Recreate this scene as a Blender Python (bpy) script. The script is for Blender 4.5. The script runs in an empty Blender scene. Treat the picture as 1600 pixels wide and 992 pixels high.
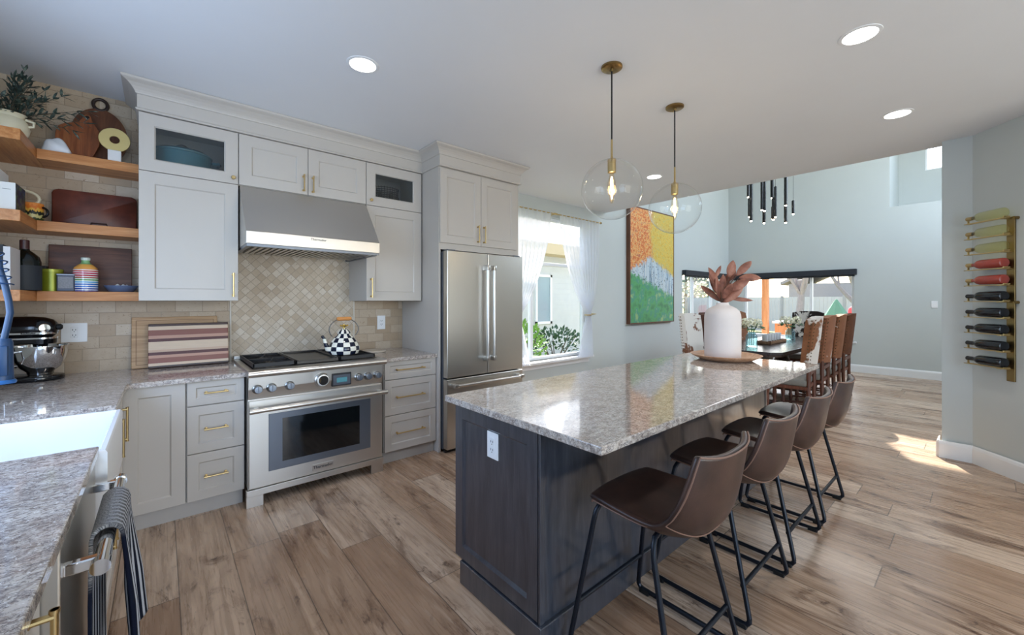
import bpy, bmesh, math, random
from mathutils import Vector, Matrix
random.seed(7)
SC = bpy.context.scene
COL = SC.collection
PI = math.pi

# ------------------------------------------------------------------ camera
cam_d = bpy.data.cameras.new('camera')
cam = bpy.data.objects.new('camera', cam_d)
COL.objects.link(cam)
cam.location = (0.0, 0.0, 1.404)
cam.rotation_euler = (PI / 2, 0, -math.radians(40.7))
cam_d.sensor_width = 36.0
cam_d.lens = 637.0 / 1600.0 * 36.0
cam_d.shift_y = -26.0 / 1600.0
cam_d.clip_start = 0.03
cam_d.clip_end = 300
SC.camera = cam

# ------------------------------------------------------------------ view, sky, sun, added fill lamps
SC.view_settings.view_transform = 'Standard'
SC.view_settings.look = 'None'
SC.view_settings.gamma = 1.0
SC.view_settings.use_curve_mapping = False
SC.view_settings.exposure = 0.12

SUN_DIR = Vector((0.9 * math.cos(math.radians(40)), 0.44 * math.cos(math.radians(40)), math.sin(math.radians(40)))).normalized()
world = bpy.data.worlds.new('sky')
SC.world = world
world.use_nodes = True
wn = world.node_tree
sky = wn.nodes.new('ShaderNodeTexSky')
sky.sky_type = 'NISHITA'
sky.sun_disc = False
sky.sun_elevation = math.radians(40)
sky.sun_rotation = math.atan2(SUN_DIR.x, SUN_DIR.y)
sky.air_density = 1.0
sky.dust_density = 2.0
wn.links.new(sky.outputs[0], wn.nodes['Background'].inputs[0])
wn.nodes['Background'].inputs[1].default_value = 0.62


def lamp(name, kind, loc, energy, color=(1, 1, 1), direction=None, size=None, size_y=None, **kw):
    d = bpy.data.lights.new(name, kind)
    d.energy = energy
    d.color = color
    o = bpy.data.objects.new(name, d)
    COL.objects.link(o)
    o.location = loc
    if direction is not None:
        o.rotation_euler = Vector(direction).to_track_quat('-Z', 'Y').to_euler()
    if kind == 'AREA':
        d.shape = 'RECTANGLE'
        d.size = size
        d.size_y = size_y
    for k, v in kw.items():
        setattr(d, k, v)
    return o


lamp('sun', 'SUN', (20, 12, 12), 13.0, (1.0, 0.93, 0.82), -SUN_DIR, angle=math.radians(0.6))
SKYBLUE = (0.80, 0.90, 1.0)
lamp('fill_sink_window', 'AREA', (-0.95, 2.05, 1.68), 28, (0.50, 0.68, 1.0), (1, 0.15, -0.02), 1.5, 1.0)  # added blue area fill at the unseen opening over the sink
lamp('fill_behind_left', 'AREA', (0.25, -3.95, 1.35), 74, (0.50, 0.69, 1.0), (-0.12, 1, 0.25), 2.0, 2.3)  # added blue fill lamp behind the camera, for the lower left cabinets
lamp('fill_behind_right', 'AREA', (2.70, -3.95, 1.35), 80, (1.0, 0.975, 0.94), (0.1, 1, 0.55), 2.1, 2.3)  # added neutral fill lamp behind the camera, tilted up to brighten the ceiling
lamp('fill_far_room', 'AREA', (8.0, -1.12, 3.9), 130, SKYBLUE, (0, 1, -0.25), 3.6, 1.6)  # added fill lamp high on the unseen side of the far room

# ------------------------------------------------------------------ mesh builder


class MB:
    def __init__(self):
        self.bm = bmesh.new()

    def _v(self, pts):
        return [self.bm.verts.new(Vector(p)) for p in pts]

    def face(self, vs):
        try:
            return self.bm.faces.new(vs)
        except ValueError:
            return None

    def box(self, x0, x1, y0, y1, z0, z1, bev=0.0, seg=2):
        v = self._v([(x0, y0, z0), (x1, y0, z0), (x1, y1, z0), (x0, y1, z0),
                     (x0, y0, z1), (x1, y0, z1), (x1, y1, z1), (x0, y1, z1)])
        fs = [self.face([v[i] for i in q]) for q in
              ((3, 2, 1, 0), (4, 5, 6, 7), (0, 1, 5, 4), (1, 2, 6, 5), (2, 3, 7, 6), (3, 0, 4, 7))]
        if bev > 0:
            es = list({e for f in fs for e in f.edges})
            bmesh.ops.bevel(self.bm, geom=es, offset=bev, segments=seg, affect='EDGES', profile=0.5)
        return self

    def prism(self, poly, axis, lo, hi, bev=0.0, seg=2):
        """polygon of 2-D points extruded along an axis ('x': pts=(y,z), 'y': pts=(x,z), 'z': pts=(x,y))"""
        def P(p, t):
            return {'x': (t, p[0], p[1]), 'y': (p[0], t, p[1]), 'z': (p[0], p[1], t)}[axis]
        a = self._v([P(p, lo) for p in poly])
        b = self._v([P(p, hi) for p in poly])
        n = len(poly)
        fs = [self.face(a), self.face(b[::-1])]
        for i in range(n):
            fs.append(self.face([a[i], b[i], b[(i + 1) % n], a[(i + 1) % n]]))
        fs = [f for f in fs if f]
        if bev > 0:
            es = list({e for f in fs for e in f.edges})
            bmesh.ops.bevel(self.bm, geom=es, offset=bev, segments=seg, affect='EDGES', profile=0.5)
        bmesh.ops.recalc_face_normals(self.bm, faces=self.bm.faces[:])
        return self

    def tube(self, pts, r, seg=10, caps=True, closed=False):
        pts = [Vector(p) for p in pts]
        n = len(pts)
        rs = r if isinstance(r, (list, tuple)) else [r] * n
        rings = []
        up = None
        for i in range(n):
            if closed:
                t = pts[(i + 1) % n] - pts[i - 1]
            else:
                t = pts[min(i + 1, n - 1)] - pts[max(i - 1, 0)]
            if t.length < 1e-9:
                t = Vector((0, 0, 1))
            t.normalize()
            if up is None:
                up = t.orthogonal().normalized()
            else:
                up = up - t * up.dot(t)
                if up.length < 1e-6:
                    up = t.orthogonal()
                up.normalize()
            w = t.cross(up)
            rings.append(self._v([pts[i] + (up * math.cos(2 * PI * k / seg) + w * math.sin(2 * PI * k / seg)) * rs[i] for k in range(seg)]))
        m = n if closed else n - 1
        for i in range(m):
            A, B = rings[i], rings[(i + 1) % n]
            for k in range(seg):
                self.face([A[k], A[(k + 1) % seg], B[(k + 1) % seg], B[k]])
        if caps and not closed:
            self.face(rings[0][::-1])
            self.face(rings[-1])
        return self

    def cyl(self, p0, p1, r, r2=None, seg=20):
        return self.tube([p0, p1], [r, r if r2 is None else r2], seg)

    def lathe(self, prof, c=(0, 0, 0), seg=32, axis=(0, 0, 1)):
        """profile of (radius, height) pairs turned about the axis through c"""
        ax = Vector(axis).normalized()
        u = ax.orthogonal().normalized()
        if abs(ax.z) > 0.99:
            u = Vector((1, 0, 0))
        w = ax.cross(u)
        c = Vector(c)
        rings = []
        for r, h in prof:
            if r < 1e-6:
                rings.append(self._v([c + ax * h]))
            else:
                rings.append(self._v([c + ax * h + (u * math.cos(2 * PI * k / seg) + w * math.sin(2 * PI * k / seg)) * r for k in range(seg)]))
        for A, B in zip(rings, rings[1:]):
            for k in range(seg):
                k2 = (k + 1) % seg
                if len(A) == 1 and len(B) == 1:
                    continue
                if len(A) == 1:
                    self.face([A[0], B[k2], B[k]])
                elif len(B) == 1:
                    self.face([A[k], A[k2], B[0]])
                else:
                    self.face([A[k], A[k2], B[k2], B[k]])
        return self

    def sphere(self, c, r, seg=16, rings=8, sc=(1, 1, 1)):
        M = Matrix.Translation(Vector(c)) @ Matrix.Diagonal((r * sc[0], r * sc[1], r * sc[2], 1))
        bmesh.ops.create_uvsphere(self.bm, u_segments=seg, v_segments=rings, radius=1.0, matrix=M)
        return self

    def grid(self, fn, nu, nv):
        rows = [[self.bm.verts.new(Vector(fn(i / nu, j / nv))) for j in range(nv + 1)] for i in range(nu + 1)]
        for i in range(nu):
            for j in range(nv):
                self.face([rows[i][j], rows[i + 1][j], rows[i + 1][j + 1], rows[i][j + 1]])
        return self

    def xf(self, M):
        self.bm.transform(M)
        return self

    def merge(self, other):
        me = bpy.data.meshes.new('tmp')
        other.bm.to_mesh(me)
        other.bm.free()
        self.bm.from_mesh(me)
        bpy.data.meshes.remove(me)
        return self


ORG = {}


def obj(name, mb, mat, parent=None, smooth=True, angle=35):
    """link the builder as ONE mesh object; world coordinates are re-expressed from the parent's origin"""
    bmesh.ops.remove_doubles(mb.bm, verts=mb.bm.verts[:], dist=1e-6)
    bmesh.ops.recalc_face_normals(mb.bm, faces=mb.bm.faces[:])
    me = bpy.data.meshes.new(name)
    if parent is not None and parent.name in ORG:
        mb.bm.transform(Matrix.Translation(-ORG[parent.name]))
    mb.bm.to_mesh(me)
    mb.bm.free()
    if mat is not None:
        me.materials.append(mat)
    if smooth:
        me.shade_smooth() if hasattr(me, 'shade_smooth') else None
        me.set_sharp_from_angle(angle=math.radians(angle))
    o = bpy.data.objects.new(name, me)
    COL.objects.link(o)
    if parent is not None:
        o.parent = parent
        if parent.name in ORG:
            ORG[o.name] = ORG[parent.name]
    return o


def tag(o, label=None, cat=None, group=None, kind=None):
    if label:
        o['label'] = label
    if cat:
        o['category'] = cat
    if group:
        o['group'] = group
    if kind:
        o['kind'] = kind
    return o


def thing(name, label, cat, loc=(0, 0, 0), group=None):
    o = bpy.data.objects.new(name, None)
    o.empty_display_size = 0.1
    COL.objects.link(o)
    o.location = loc
    ORG[o.name] = Vector(loc)
    return tag(o, label, cat, group)


def struct(name, mb, mat, parent=None, smooth=False, label=None):
    o = obj(name, mb, mat, parent, smooth)
    if parent is None:
        o['kind'] = 'structure'
        if label:
            o['label'] = label
    return o


def dup(root, loc, rotz=0.0, label=None, group=None):
    r = root.copy()
    COL.objects.link(r)
    r.location = loc
    r.rotation_euler = (0, 0, rotz)
    if label:
        r['label'] = label
    if group:
        r['group'] = group
    for ch in list(root.children):
        c = ch.copy()
        COL.objects.link(c)
        c.parent = r
        for g in list(ch.children):
            d = g.copy()
            COL.objects.link(d)
            d.parent = c
    return r


# ------------------------------------------------------------------ materials


def lin(c):
    """sRGB 0-255 -> linear"""
    out = []
    for v in c:
        v /= 255.0
        out.append(v / 12.92 if v <= 0.04045 else ((v + 0.055) / 1.055) ** 2.4)
    return tuple(out)


class NT:
    def __init__(self, name):
        self.m = bpy.data.materials.new(name)
        self.m.use_nodes = True
        self.t = self.m.node_tree
        self.b = self.t.nodes['Principled BSDF']
        self.out = self.t.nodes['Material Output']

    def n(self, typ, **kw):
        nd = self.t.nodes.new(typ)
        for k, v in kw.items():
            setattr(nd, k, v)
        return nd

    def l(self, a, b):
        self.t.links.new(a, b)

    def val(self, sock, v):
        if hasattr(v, 'is_output') or isinstance(v, bpy.types.NodeSocket):
            self.l(v, sock)
        else:
            sock.default_value = v

    def math(self, op, a, b=0.0, c=None):
        nd = self.n('ShaderNodeMath', operation=op)
        self.val(nd.inputs[0], a)
        self.val(nd.inputs[1], b)
        if c is not None:
            self.val(nd.inputs[2], c)
        return nd.outputs[0]

    def mix(self, f, a, b, mode='MIX'):
        nd = self.n('ShaderNodeMix', data_type='RGBA', blend_type=mode)
        self.val(nd.inputs[0], f)
        self.val(nd.inputs[6], a if not isinstance(a, tuple) else (*a[:3], 1))
        self.val(nd.inputs[7], b if not isinstance(b, tuple) else (*b[:3], 1))
        return nd.outputs[2]

    def coords(self, scale=(1, 1, 1), rot=(0, 0, 0), loc=(0, 0, 0), src='Object'):
        tc = self.n('ShaderNodeTexCoord')
        mp = self.n('ShaderNodeMapping')
        mp.inputs['Scale'].default_value = scale
        mp.inputs['Rotation'].default_value = rot
        mp.inputs['Location'].default_value = loc
        self.l(tc.outputs[src], mp.inputs[0])
        return mp.outputs[0]

    def noise(self, vec, scale, detail=3.0, rough=0.55, dist=0.0):
        nd = self.n('ShaderNodeTexNoise')
        self.l(vec, nd.inputs['Vector'])
        nd.inputs['Scale'].default_value = scale
        nd.inputs['Detail'].default_value = detail
        nd.inputs['Roughness'].default_value = rough
        nd.inputs['Distortion'].default_value = dist
        return nd.outputs[0]

    def ramp(self, f, stops, interp='LINEAR'):
        nd = self.n('ShaderNodeValToRGB')
        nd.color_ramp.interpolation = interp
        el = nd.color_ramp.elements
        while len(el) > 1:
            el.remove(el[-1])
        for i, (p, c) in enumerate(stops):
            e = el[0] if i == 0 else el.new(p)
            e.position = p
            e.color = (*c[:3], 1) if len(c) >= 3 else (c[0], c[0], c[0], 1)
        self.l(f, nd.inputs[0])
        return nd.outputs[0]

    def bump(self, h, strength=0.2, dist=0.01):
        nd = self.n('ShaderNodeBump')
        nd.inputs['Strength'].default_value = strength
        nd.inputs['Distance'].default_value = dist
        self.l(h, nd.inputs['Height'])
        self.l(nd.outputs[0], self.b.inputs['Normal'])
        return nd

    def set(self, color=None, rough=None, metal=None, spec=None, coat=None, **kw):
        if color is not None:
            self.val(self.b.inputs['Base Color'], (*color[:3], 1) if isinstance(color, tuple) else color)
        if rough is not None:
            self.val(self.b.inputs['Roughness'], rough)
        if metal is not None:
            self.b.inputs['Metallic'].default_value = metal
        if spec is not None:
            self.b.inputs['Specular IOR Level'].default_value = spec
        if coat is not None:
            self.b.inputs['Coat Weight'].default_value = coat
        for k, v in kw.items():
            self.val(self.b.inputs[k], v)
        return self.m


def plain(name, rgb, rough=0.5, metal=0.0, spec=0.5, var=0.05, nscale=12, **kw):
    """procedural paint/plastic: flat colour with a faint mottling"""
    t = NT(name)
    c = lin(rgb)
    f = t.noise(t.coords(), nscale, 3)
    col = t.mix(f, tuple(max(0, v * (1 - var)) for v in c), tuple(min(1, v * (1 + var)) for v in c))
    return t.set(col, rough, metal, spec, **kw)


def wood(name, c_dark, c_mid, c_light, axis='x', scale=1.0, rough=0.45, spec=0.4, streak=14):
    t = NT(name)
    s = {'x': (1, streak, streak), 'y': (streak, 1, streak), 'z': (streak, streak, 1)}[axis]
    v = t.coords(scale=tuple(k * scale for k in s))
    f = t.noise(v, 1.6, 6, 0.6, 0.6)
    f2 = t.noise(v, 7.0, 3, 0.6, 0.2)
    g = t.math('MULTIPLY_ADD', f2, 0.35, t.math('MULTIPLY', f, 0.75))
    col = t.ramp(g, [(0.3, lin(c_dark)), (0.52, lin(c_mid)), (0.75, lin(c_light))])
    t.bump(f2, 0.08, 0.003)
    return t.set(col, rough, spec=spec)


def emis(name, color, strength):
    t = NT(name)
    t.set((0.9, 0.9, 0.9), 0.4)
    t.b.inputs['Emission Color'].default_value = (*color, 1)
    t.b.inputs['Emission Strength'].default_value = strength
    return t.m


def glass_mat(name, tint=(1, 1, 1), rough=0.0, ior=1.45, body=None, bodyf=0.0):
    """thin glass: clear transmission with Fresnel reflection, optional milky/tinted body"""
    t = NT(name)
    lw = t.n('ShaderNodeLayerWeight')
    lw.inputs['Blend'].default_value = 0.5
    f0 = ((ior - 1) / (ior + 1)) ** 2
    frn = t.math('MULTIPLY_ADD', t.math('POWER', lw.outputs['Facing'], 4.0), 0.85, f0)
    tr = t.n('ShaderNodeBsdfTransparent')
    tr.inputs[0].default_value = (*tint, 1)
    gl = t.n('ShaderNodeBsdfGlossy')
    gl.inputs['Roughness'].default_value = rough
    mx = t.n('ShaderNodeMixShader')
    base = tr.outputs[0]
    if body is not None:
        di = t.n('ShaderNodeBsdfDiffuse')
        di.inputs[0].default_value = (*body, 1)
        m2 = t.n('ShaderNodeMixShader')
        m2.inputs[0].default_value = bodyf
        t.l(tr.outputs[0], m2.inputs[1])
        t.l(di.outputs[0], m2.inputs[2])
        base = m2.outputs[0]
    t.l(frn, mx.inputs[0])
    t.l(base, mx.inputs[1])
    t.l(gl.outputs[0], mx.inputs[2])
    t.l(mx.outputs[0], t.out.inputs[0])
    return t.m


def tile_mat(name, tw, th, rot=0.0, offset=0.5, k=1.0, warm=1.0):
    """tumbled travertine tile on an x-z wall"""
    t = NT(name)
    tc = t.n('ShaderNodeTexCoord')
    sp = t.n('ShaderNodeSeparateXYZ')
    t.l(tc.outputs['Object'], sp.inputs[0])
    cb = t.n('ShaderNodeCombineXYZ')
    t.l(sp.outputs[0], cb.inputs[0])
    t.l(sp.outputs[2], cb.inputs[1])
    mp = t.n('ShaderNodeMapping')
    mp.inputs['Rotation'].default_value = (0, 0, rot)
    t.l(cb.outputs[0], mp.inputs[0])
    br = t.n('ShaderNodeTexBrick')
    br.offset = offset
    br.inputs['Scale'].default_value = 1.0
    br.inputs['Brick Width'].default_value = tw
    br.inputs['Row Height'].default_value = th
    br.inputs['Mortar Size'].default_value = 0.0022
    br.inputs['Mortar Smooth'].default_value = 0.3
    br.inputs['Color1'].default_value = (0, 0, 0, 1)
    br.inputs['Color2'].default_value = (1, 1, 1, 1)
    br.inputs['Mortar'].default_value = (0.5, 0.5, 0.5, 1)
    t.l(mp.outputs[0], br.inputs['Vector'])
    stone = t.ramp(br.outputs['Color'], [(0.0, lin((186, 164, 138))), (0.35, lin((203, 184, 160))), (0.7, lin((211, 195, 174))), (1.0, lin((222, 209, 191)))])
    cl = t.noise(tc.outputs['Object'], 22, 5, 0.65, 0.8)
    stone = t.mix(t.math('MULTIPLY', cl, 0.55), stone, lin((172, 148, 120)), 'MIX')
    veins = t.noise(tc.outputs['Object'], 60, 3, 0.6, 1.5)
    stone = t.mix(t.math('GREATER_THAN', veins, 0.66), stone, lin((158, 134, 108)))
    col = t.mix(br.outputs['Fac'], stone, lin((170, 152, 131)))
    col = t.mix(1.0, col, (k, k * warm, k * warm * warm), 'MULTIPLY')
    h = t.math('SUBTRACT', t.math('MULTIPLY', cl, 0.2), br.outputs['Fac'])
    t.bump(h, 0.5, 0.004)
    return t.set(col, 0.42, spec=0.4)


def granite_mat():
    t = NT('quartz_counter')
    v = t.coords()
    a = t.noise(v, 14, 6, 0.7, 0.9)
    b = t.noise(v, 55, 5, 0.7, 1.0)
    c = t.noise(v, 130, 3, 0.6, 0.4)
    col = t.ramp(a, [(0.3, lin((164, 150, 140))), (0.48, lin((198, 186, 175))), (0.68, lin((216, 207, 198)))])
    col = t.mix(t.math('MULTIPLY', t.ramp(b, [(0.50, (0, 0, 0)), (0.60, (1, 1, 1))]), 0.75), col, lin((138, 122, 112)))
    wv = t.coords(scale=(0.5, 1.8, 1.0), rot=(0, 0, 0.6))
    d = t.noise(wv, 13, 6, 0.75, 2.0)
    vein = t.ramp(d, [(0.465, (0, 0, 0)), (0.5, (1, 1, 1)), (0.535, (0, 0, 0))])
    col = t.mix(t.math('MULTIPLY', vein, 0.78), col, lin((88, 84, 90)))
    col = t.mix(t.math('MULTIPLY', t.ramp(c, [(0.60, (0, 0, 0)), (0.67, (1, 1, 1))]), 0.8), col, lin((98, 90, 90)))
    col = t.mix(t.math('MULTIPLY', t.ramp(c, [(0.32, (1, 1, 1)), (0.38, (0, 0, 0))]), 0.8), col, lin((236, 231, 226)))
    return t.set(col, 0.07, spec=0.5)


def floor_mat():
    t = NT('wood_plank_floor')
    tc = t.n('ShaderNodeTexCoord')
    sp = t.n('ShaderNodeSeparateXYZ')
    t.l(tc.outputs['Object'], sp.inputs[0])
    W, L = 0.235, 1.62
    xr = t.math('DIVIDE', t.math('ADD', sp.outputs[0], 10.04), W)
    row = t.math('FLOOR', xr)
    fx = t.math('FRACT', xr)
    wn1 = t.n('ShaderNodeTexWhiteNoise', noise_dimensions='1D')
    t.l(row, wn1.inputs['W'])
    yr = t.math('ADD', t.math('DIVIDE', t.math('ADD', sp.outputs[1], 20.0), L), t.math('MULTIPLY', wn1.outputs[0], 7.3))
    pid = t.math('FLOOR', yr)
    fy = t.math('FRACT', yr)
    cb = t.n('ShaderNodeCombineXYZ')
    t.l(row, cb.inputs[0])
    t.l(pid, cb.inputs[1])
    wn2 = t.n('ShaderNodeTexWhiteNoise', noise_dimensions='2D')
    t.l(cb.outputs[0], wn2.inputs['Vector'])
    rnd = wn2.outputs[0]
    # grain vector, shifted plank by plank
    gv = t.n('ShaderNodeCombineXYZ')
    t.l(t.math('MULTIPLY', sp.outputs[0], 13.0), gv.inputs[0])
    t.l(t.math('MULTIPLY', sp.outputs[1], 1.25), gv.inputs[1])
    t.l(t.math('MULTIPLY', rnd, 37.0), gv.inputs[2])
    g1 = t.noise(gv.outputs[0], 1.0, 7, 0.62, 1.6)
    gv2 = t.n('ShaderNodeCombineXYZ')
    t.l(t.math('MULTIPLY', sp.outputs[0], 70.0), gv2.inputs[0])
    t.l(t.math('MULTIPLY', sp.outputs[1], 3.0), gv2.inputs[1])
    t.l(t.math('MULTIPLY', rnd, 11.0), gv2.inputs[2])
    g2 = t.noise(gv2.outputs[0], 1.0, 4, 0.6, 0.3)
    base = t.ramp(rnd, [(0.0, lin((160, 129, 104))), (0.4, lin((181, 152, 127))), (0.75, lin((197, 171, 147))), (1.0, lin((209, 186, 164)))])
    dark = t.mix(0.42, base, lin((112, 84, 64)))
    col = t.mix(t.ramp(g1, [(0.36, (1, 1, 1)), (0.58, (0, 0, 0))]), base, dark)
    col = t.mix(t.math('MULTIPLY', t.ramp(g1, [(0.56, (0, 0, 0)), (0.74, (1, 1, 1))]), 0.35), col, lin((226, 208, 190)))
    col = t.mix(t.math('MULTIPLY', t.ramp(g2, [(0.40, (1, 1, 1)), (0.58, (0, 0, 0))]), 0.30), col, lin((128, 100, 80)))
    # darker heart streaks and knots
    hv_ = t.n('ShaderNodeCombineXYZ')
    t.l(t.math('MULTIPLY', sp.outputs[0], 6.0), hv_.inputs[0])
    t.l(t.math('MULTIPLY', sp.outputs[1], 1.6), hv_.inputs[1])
    t.l(t.math('MULTIPLY', rnd, 53.0), hv_.inputs[2])
    hs = t.noise(hv_.outputs[0], 1.0, 6, 0.72, 1.2)
    col = t.mix(t.math('MULTIPLY', t.ramp(hs, [(0.53, (0, 0, 0)), (0.66, (1, 1, 1))]), 0.75), col, lin((92, 62, 42)))
    kv = t.n('ShaderNodeCombineXYZ')
    t.l(t.math('MULTIPLY', sp.outputs[0], 16.0), kv.inputs[0])
    t.l(t.math('MULTIPLY', sp.outputs[1], 7.0), kv.inputs[1])
    t.l(t.math('MULTIPLY', rnd, 19.0), kv.inputs[2])
    kn = t.noise(kv.outputs[0], 1.0, 4, 0.7, 1.4)
    kn = t.math('MULTIPLY', t.ramp(kn, [(0.56, (0, 0, 0)), (0.64, (1, 1, 1))]), t.ramp(hs, [(0.50, (0, 0, 0)), (0.60, (1, 1, 1))]))
    col = t.mix(t.math('MULTIPLY', kn, 0.85), col, lin((74, 52, 40)))
    # joints
    ex = t.math('MINIMUM', fx, t.math('SUBTRACT', 1.0, fx))
    ey = t.math('MINIMUM', fy, t.math('SUBTRACT', 1.0, fy))
    gap = t.math('MAXIMUM', t.math('LESS_THAN', ex, 0.009), t.math('LESS_THAN', ey, 0.0016))
    col = t.mix(t.math('MULTIPLY', gap, 0.75), col, lin((58, 44, 34)))
    h = t.math('SUBTRACT', t.math('MULTIPLY', g2, 0.3), gap)
    t.bump(h, 0.07, 0.003)
    rough = t.math('MULTIPLY_ADD', g2, 0.16, 0.20)
    return t.set(col, rough, spec=0.45)


def steel_mat(name, axis='z', rgb=(186, 182, 176), rough=0.26):
    t = NT(name)
    s = {'x': (2, 260, 260), 'y': (260, 2, 260), 'z': (260, 260, 2)}[axis]
    f = t.noise(t.coords(scale=s), 1.0, 2)
    t.bump(f, 0.012, 0.0006)
    r = t.math('MULTIPLY_ADD', f, 0.12, rough - 0.06)
    return t.set(lin(rgb), r, 1.0)


def hide_mat(name, seed, brown=(120, 72, 40), dark=(62, 36, 22), thr=0.5, wscale=3.2):
    """brown and white cowhide patches"""
    t = NT(name)
    tc = t.n('ShaderNodeTexCoord')
    mp = t.n('ShaderNodeMapping')
    mp.inputs['Location'].default_value = (seed * 3.7, seed * 1.9, seed * 2.3)
    t.l(tc.outputs['Object'], mp.inputs[0])
    p = t.noise(mp.outputs[0], wscale, 4, 0.6, 0.5)
    q = t.noise(mp.outputs[0], 9.0, 3, 0.6, 0.3)
    br = t.mix(q, lin(dark), lin(brown))
    col = t.mix(t.ramp(p, [(thr, (0, 0, 0)), (thr + 0.03, (1, 1, 1))]), br, lin((214, 208, 200)))
    return t.set(col, 0.7, spec=0.25)


M = {}
M['floor'] = floor_mat()
M['granite'] = granite_mat()
M['tile'] = tile_mat('travertine_subway_tile', 0.165, 0.0825, k=0.86, warm=0.97)
M['tile_diag'] = tile_mat('travertine_diagonal_tile', 0.054, 0.054, PI / 4, 0.0, k=1.04, warm=1.03)
M['wall'] = plain('wall_paint', (196, 201, 199), 0.6, spec=0.3, var=0.02, nscale=3)
M['ceiling'] = plain('ceiling_paint', (226, 227, 229), 0.75, spec=0.2, var=0.02, nscale=3)
M['trim'] = plain('white_trim_paint', (232, 233, 234), 0.4, var=0.02)
M['cab'] = plain('greige_cabinet_paint', (192, 185, 177), 0.38, var=0.02, nscale=5)
M['cab_in'] = plain('cabinet_interior', (160, 154, 148), 0.6, var=0.03)
M['toe'] = plain('toe_kick_paint', (182, 176, 170), 0.5, var=0.03)
M['steel'] = steel_mat('brushed_stainless', 'x', (206, 202, 196), 0.36)
M['steel_v'] = steel_mat('brushed_stainless_vertical', 'z', (206, 202, 194), 0.33)
M['steel_lt'] = steel_mat('satin_steel_rail', 'x', (205, 202, 198), 0.3)
M['knob_steel'] = plain('knob_steel', (150, 148, 146), 0.28, 1.0, var=0.04)
M['chrome'] = plain('chrome', (225, 225, 225), 0.06, 1.0, var=0.01)
M['brass'] = plain('brushed_brass', (204, 178, 126), 0.28, 1.0, var=0.06, nscale=60)
M['brass_dk'] = plain('aged_brass', (146, 122, 80), 0.35, 1.0, var=0.08, nscale=60)
M['black'] = plain('black_enamel', (18, 18, 20), 0.25, var=0.1)
M['castiron'] = plain('cast_iron', (30, 29, 30), 0.5, var=0.15, nscale=60)
M['rubber'] = plain('black_rubber', (14, 14, 15), 0.7, var=0.1)
M['oven_glass'] = plain('dark_oven_glass', (12, 16, 18), 0.06, spec=0.7, var=0.2)
M['grey_panel'] = plain('satin_grey_panel', (112, 118, 128), 0.3, 0.7, var=0.03)
M['screen'] = emis('range_display', lin((70, 150, 165)), 0.35)
M['screen'].node_tree.nodes['Principled BSDF'].inputs['Base Color'].default_value = (0.05, 0.12, 0.14, 1)
M['white_plastic'] = plain('white_plastic', (236, 236, 236), 0.35, var=0.02)
M['slot'] = plain('dark_slot', (40, 40, 42), 0.6)
M['white_ceramic'] = plain('white_fireclay', (240, 241, 243), 0.12, var=0.01)
M['island'] = wood('charcoal_stained_maple', (36, 39, 47), (52, 56, 65), (70, 73, 81), 'z', 1.5, 0.30, 0.5, 10)
M['island'].node_tree.nodes['Principled BSDF'].inputs['Coat Weight'].default_value = 1.0
M['island'].node_tree.nodes['Principled BSDF'].inputs['Coat Roughness'].default_value = 0.12
M['shelf'] = wood('oak_shelf', (140, 84, 42), (186, 122, 68), (212, 154, 98), 'x', 1.0, 0.4)
M['shelf_y'] = wood('oak_shelf_return', (140, 84, 42), (186, 122, 68), (212, 154, 98), 'y', 1.0, 0.4)
M['window_frame'] = plain('white_vinyl', (240, 242, 244), 0.35, var=0.02)
M['pane'] = glass_mat('window_pane', (0.97, 0.99, 1.0), 0.0, 1.12)
M['cab_glass'] = glass_mat('seeded_cabinet_glass', (0.80, 0.83, 0.84), 0.05, 1.4, (0.20, 0.21, 0.22), 0.05)
M['globe'] = glass_mat('clear_globe_glass', (0.985, 0.99, 0.99), 0.0, 1.33)
M['shade'] = plain('charcoal_roller_shade', (38, 42, 50), 0.7, var=0.05)
M['can'] = emis('downlight_lens', (1.0, 0.97, 0.92), 9.0)
M['bulb'] = emis('warm_filament', (1.0, 0.72, 0.38), 22.0)
M['bulb_glass'] = glass_mat('bulb_glass', (1.0, 0.93, 0.82), 0.0, 1.35)
M['cord'] = plain('black_cord', (24, 24, 28), 0.6)

# ================================================================== THE ROOM
NY = 4.06      # face of the wall behind the range
EX = 10.40     # face of the far wall
CEIL = 2.84
HI = 5.5


def wall_with_holes(axis, at, thick, a0, a1, z0, z1, holes):
    """slab wall; axis 'y': plane y=at..at+thick running in x; axis 'x': plane x=at..at+thick running in y"""
    mb = MB()
    As = sorted({a0, a1, *[h[0] for h in holes], *[h[1] for h in holes]})
    for u0, u1 in zip(As, As[1:]):
        zs = [(z0, z1)]
        for h in holes:
            if h[0] <= u0 + 1e-6 and h[1] >= u1 - 1e-6:
                nz = []
                for q0, q1 in zs:
                    if h[2] > q0:
                        nz.append((q0, min(q1, h[2])))
                    if h[3] < q1:
                        nz.append((max(q0, h[3]), q1))
                zs = [q for q in nz if q[1] - q[0] > 1e-6]
        for q0, q1 in zs:
            if axis == 'y':
                mb.box(u0, u1, at, at + thick, q0, q1)
            else:
                mb.box(at, at + thick, u0, u1, q0, q1)
    return mb


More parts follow.
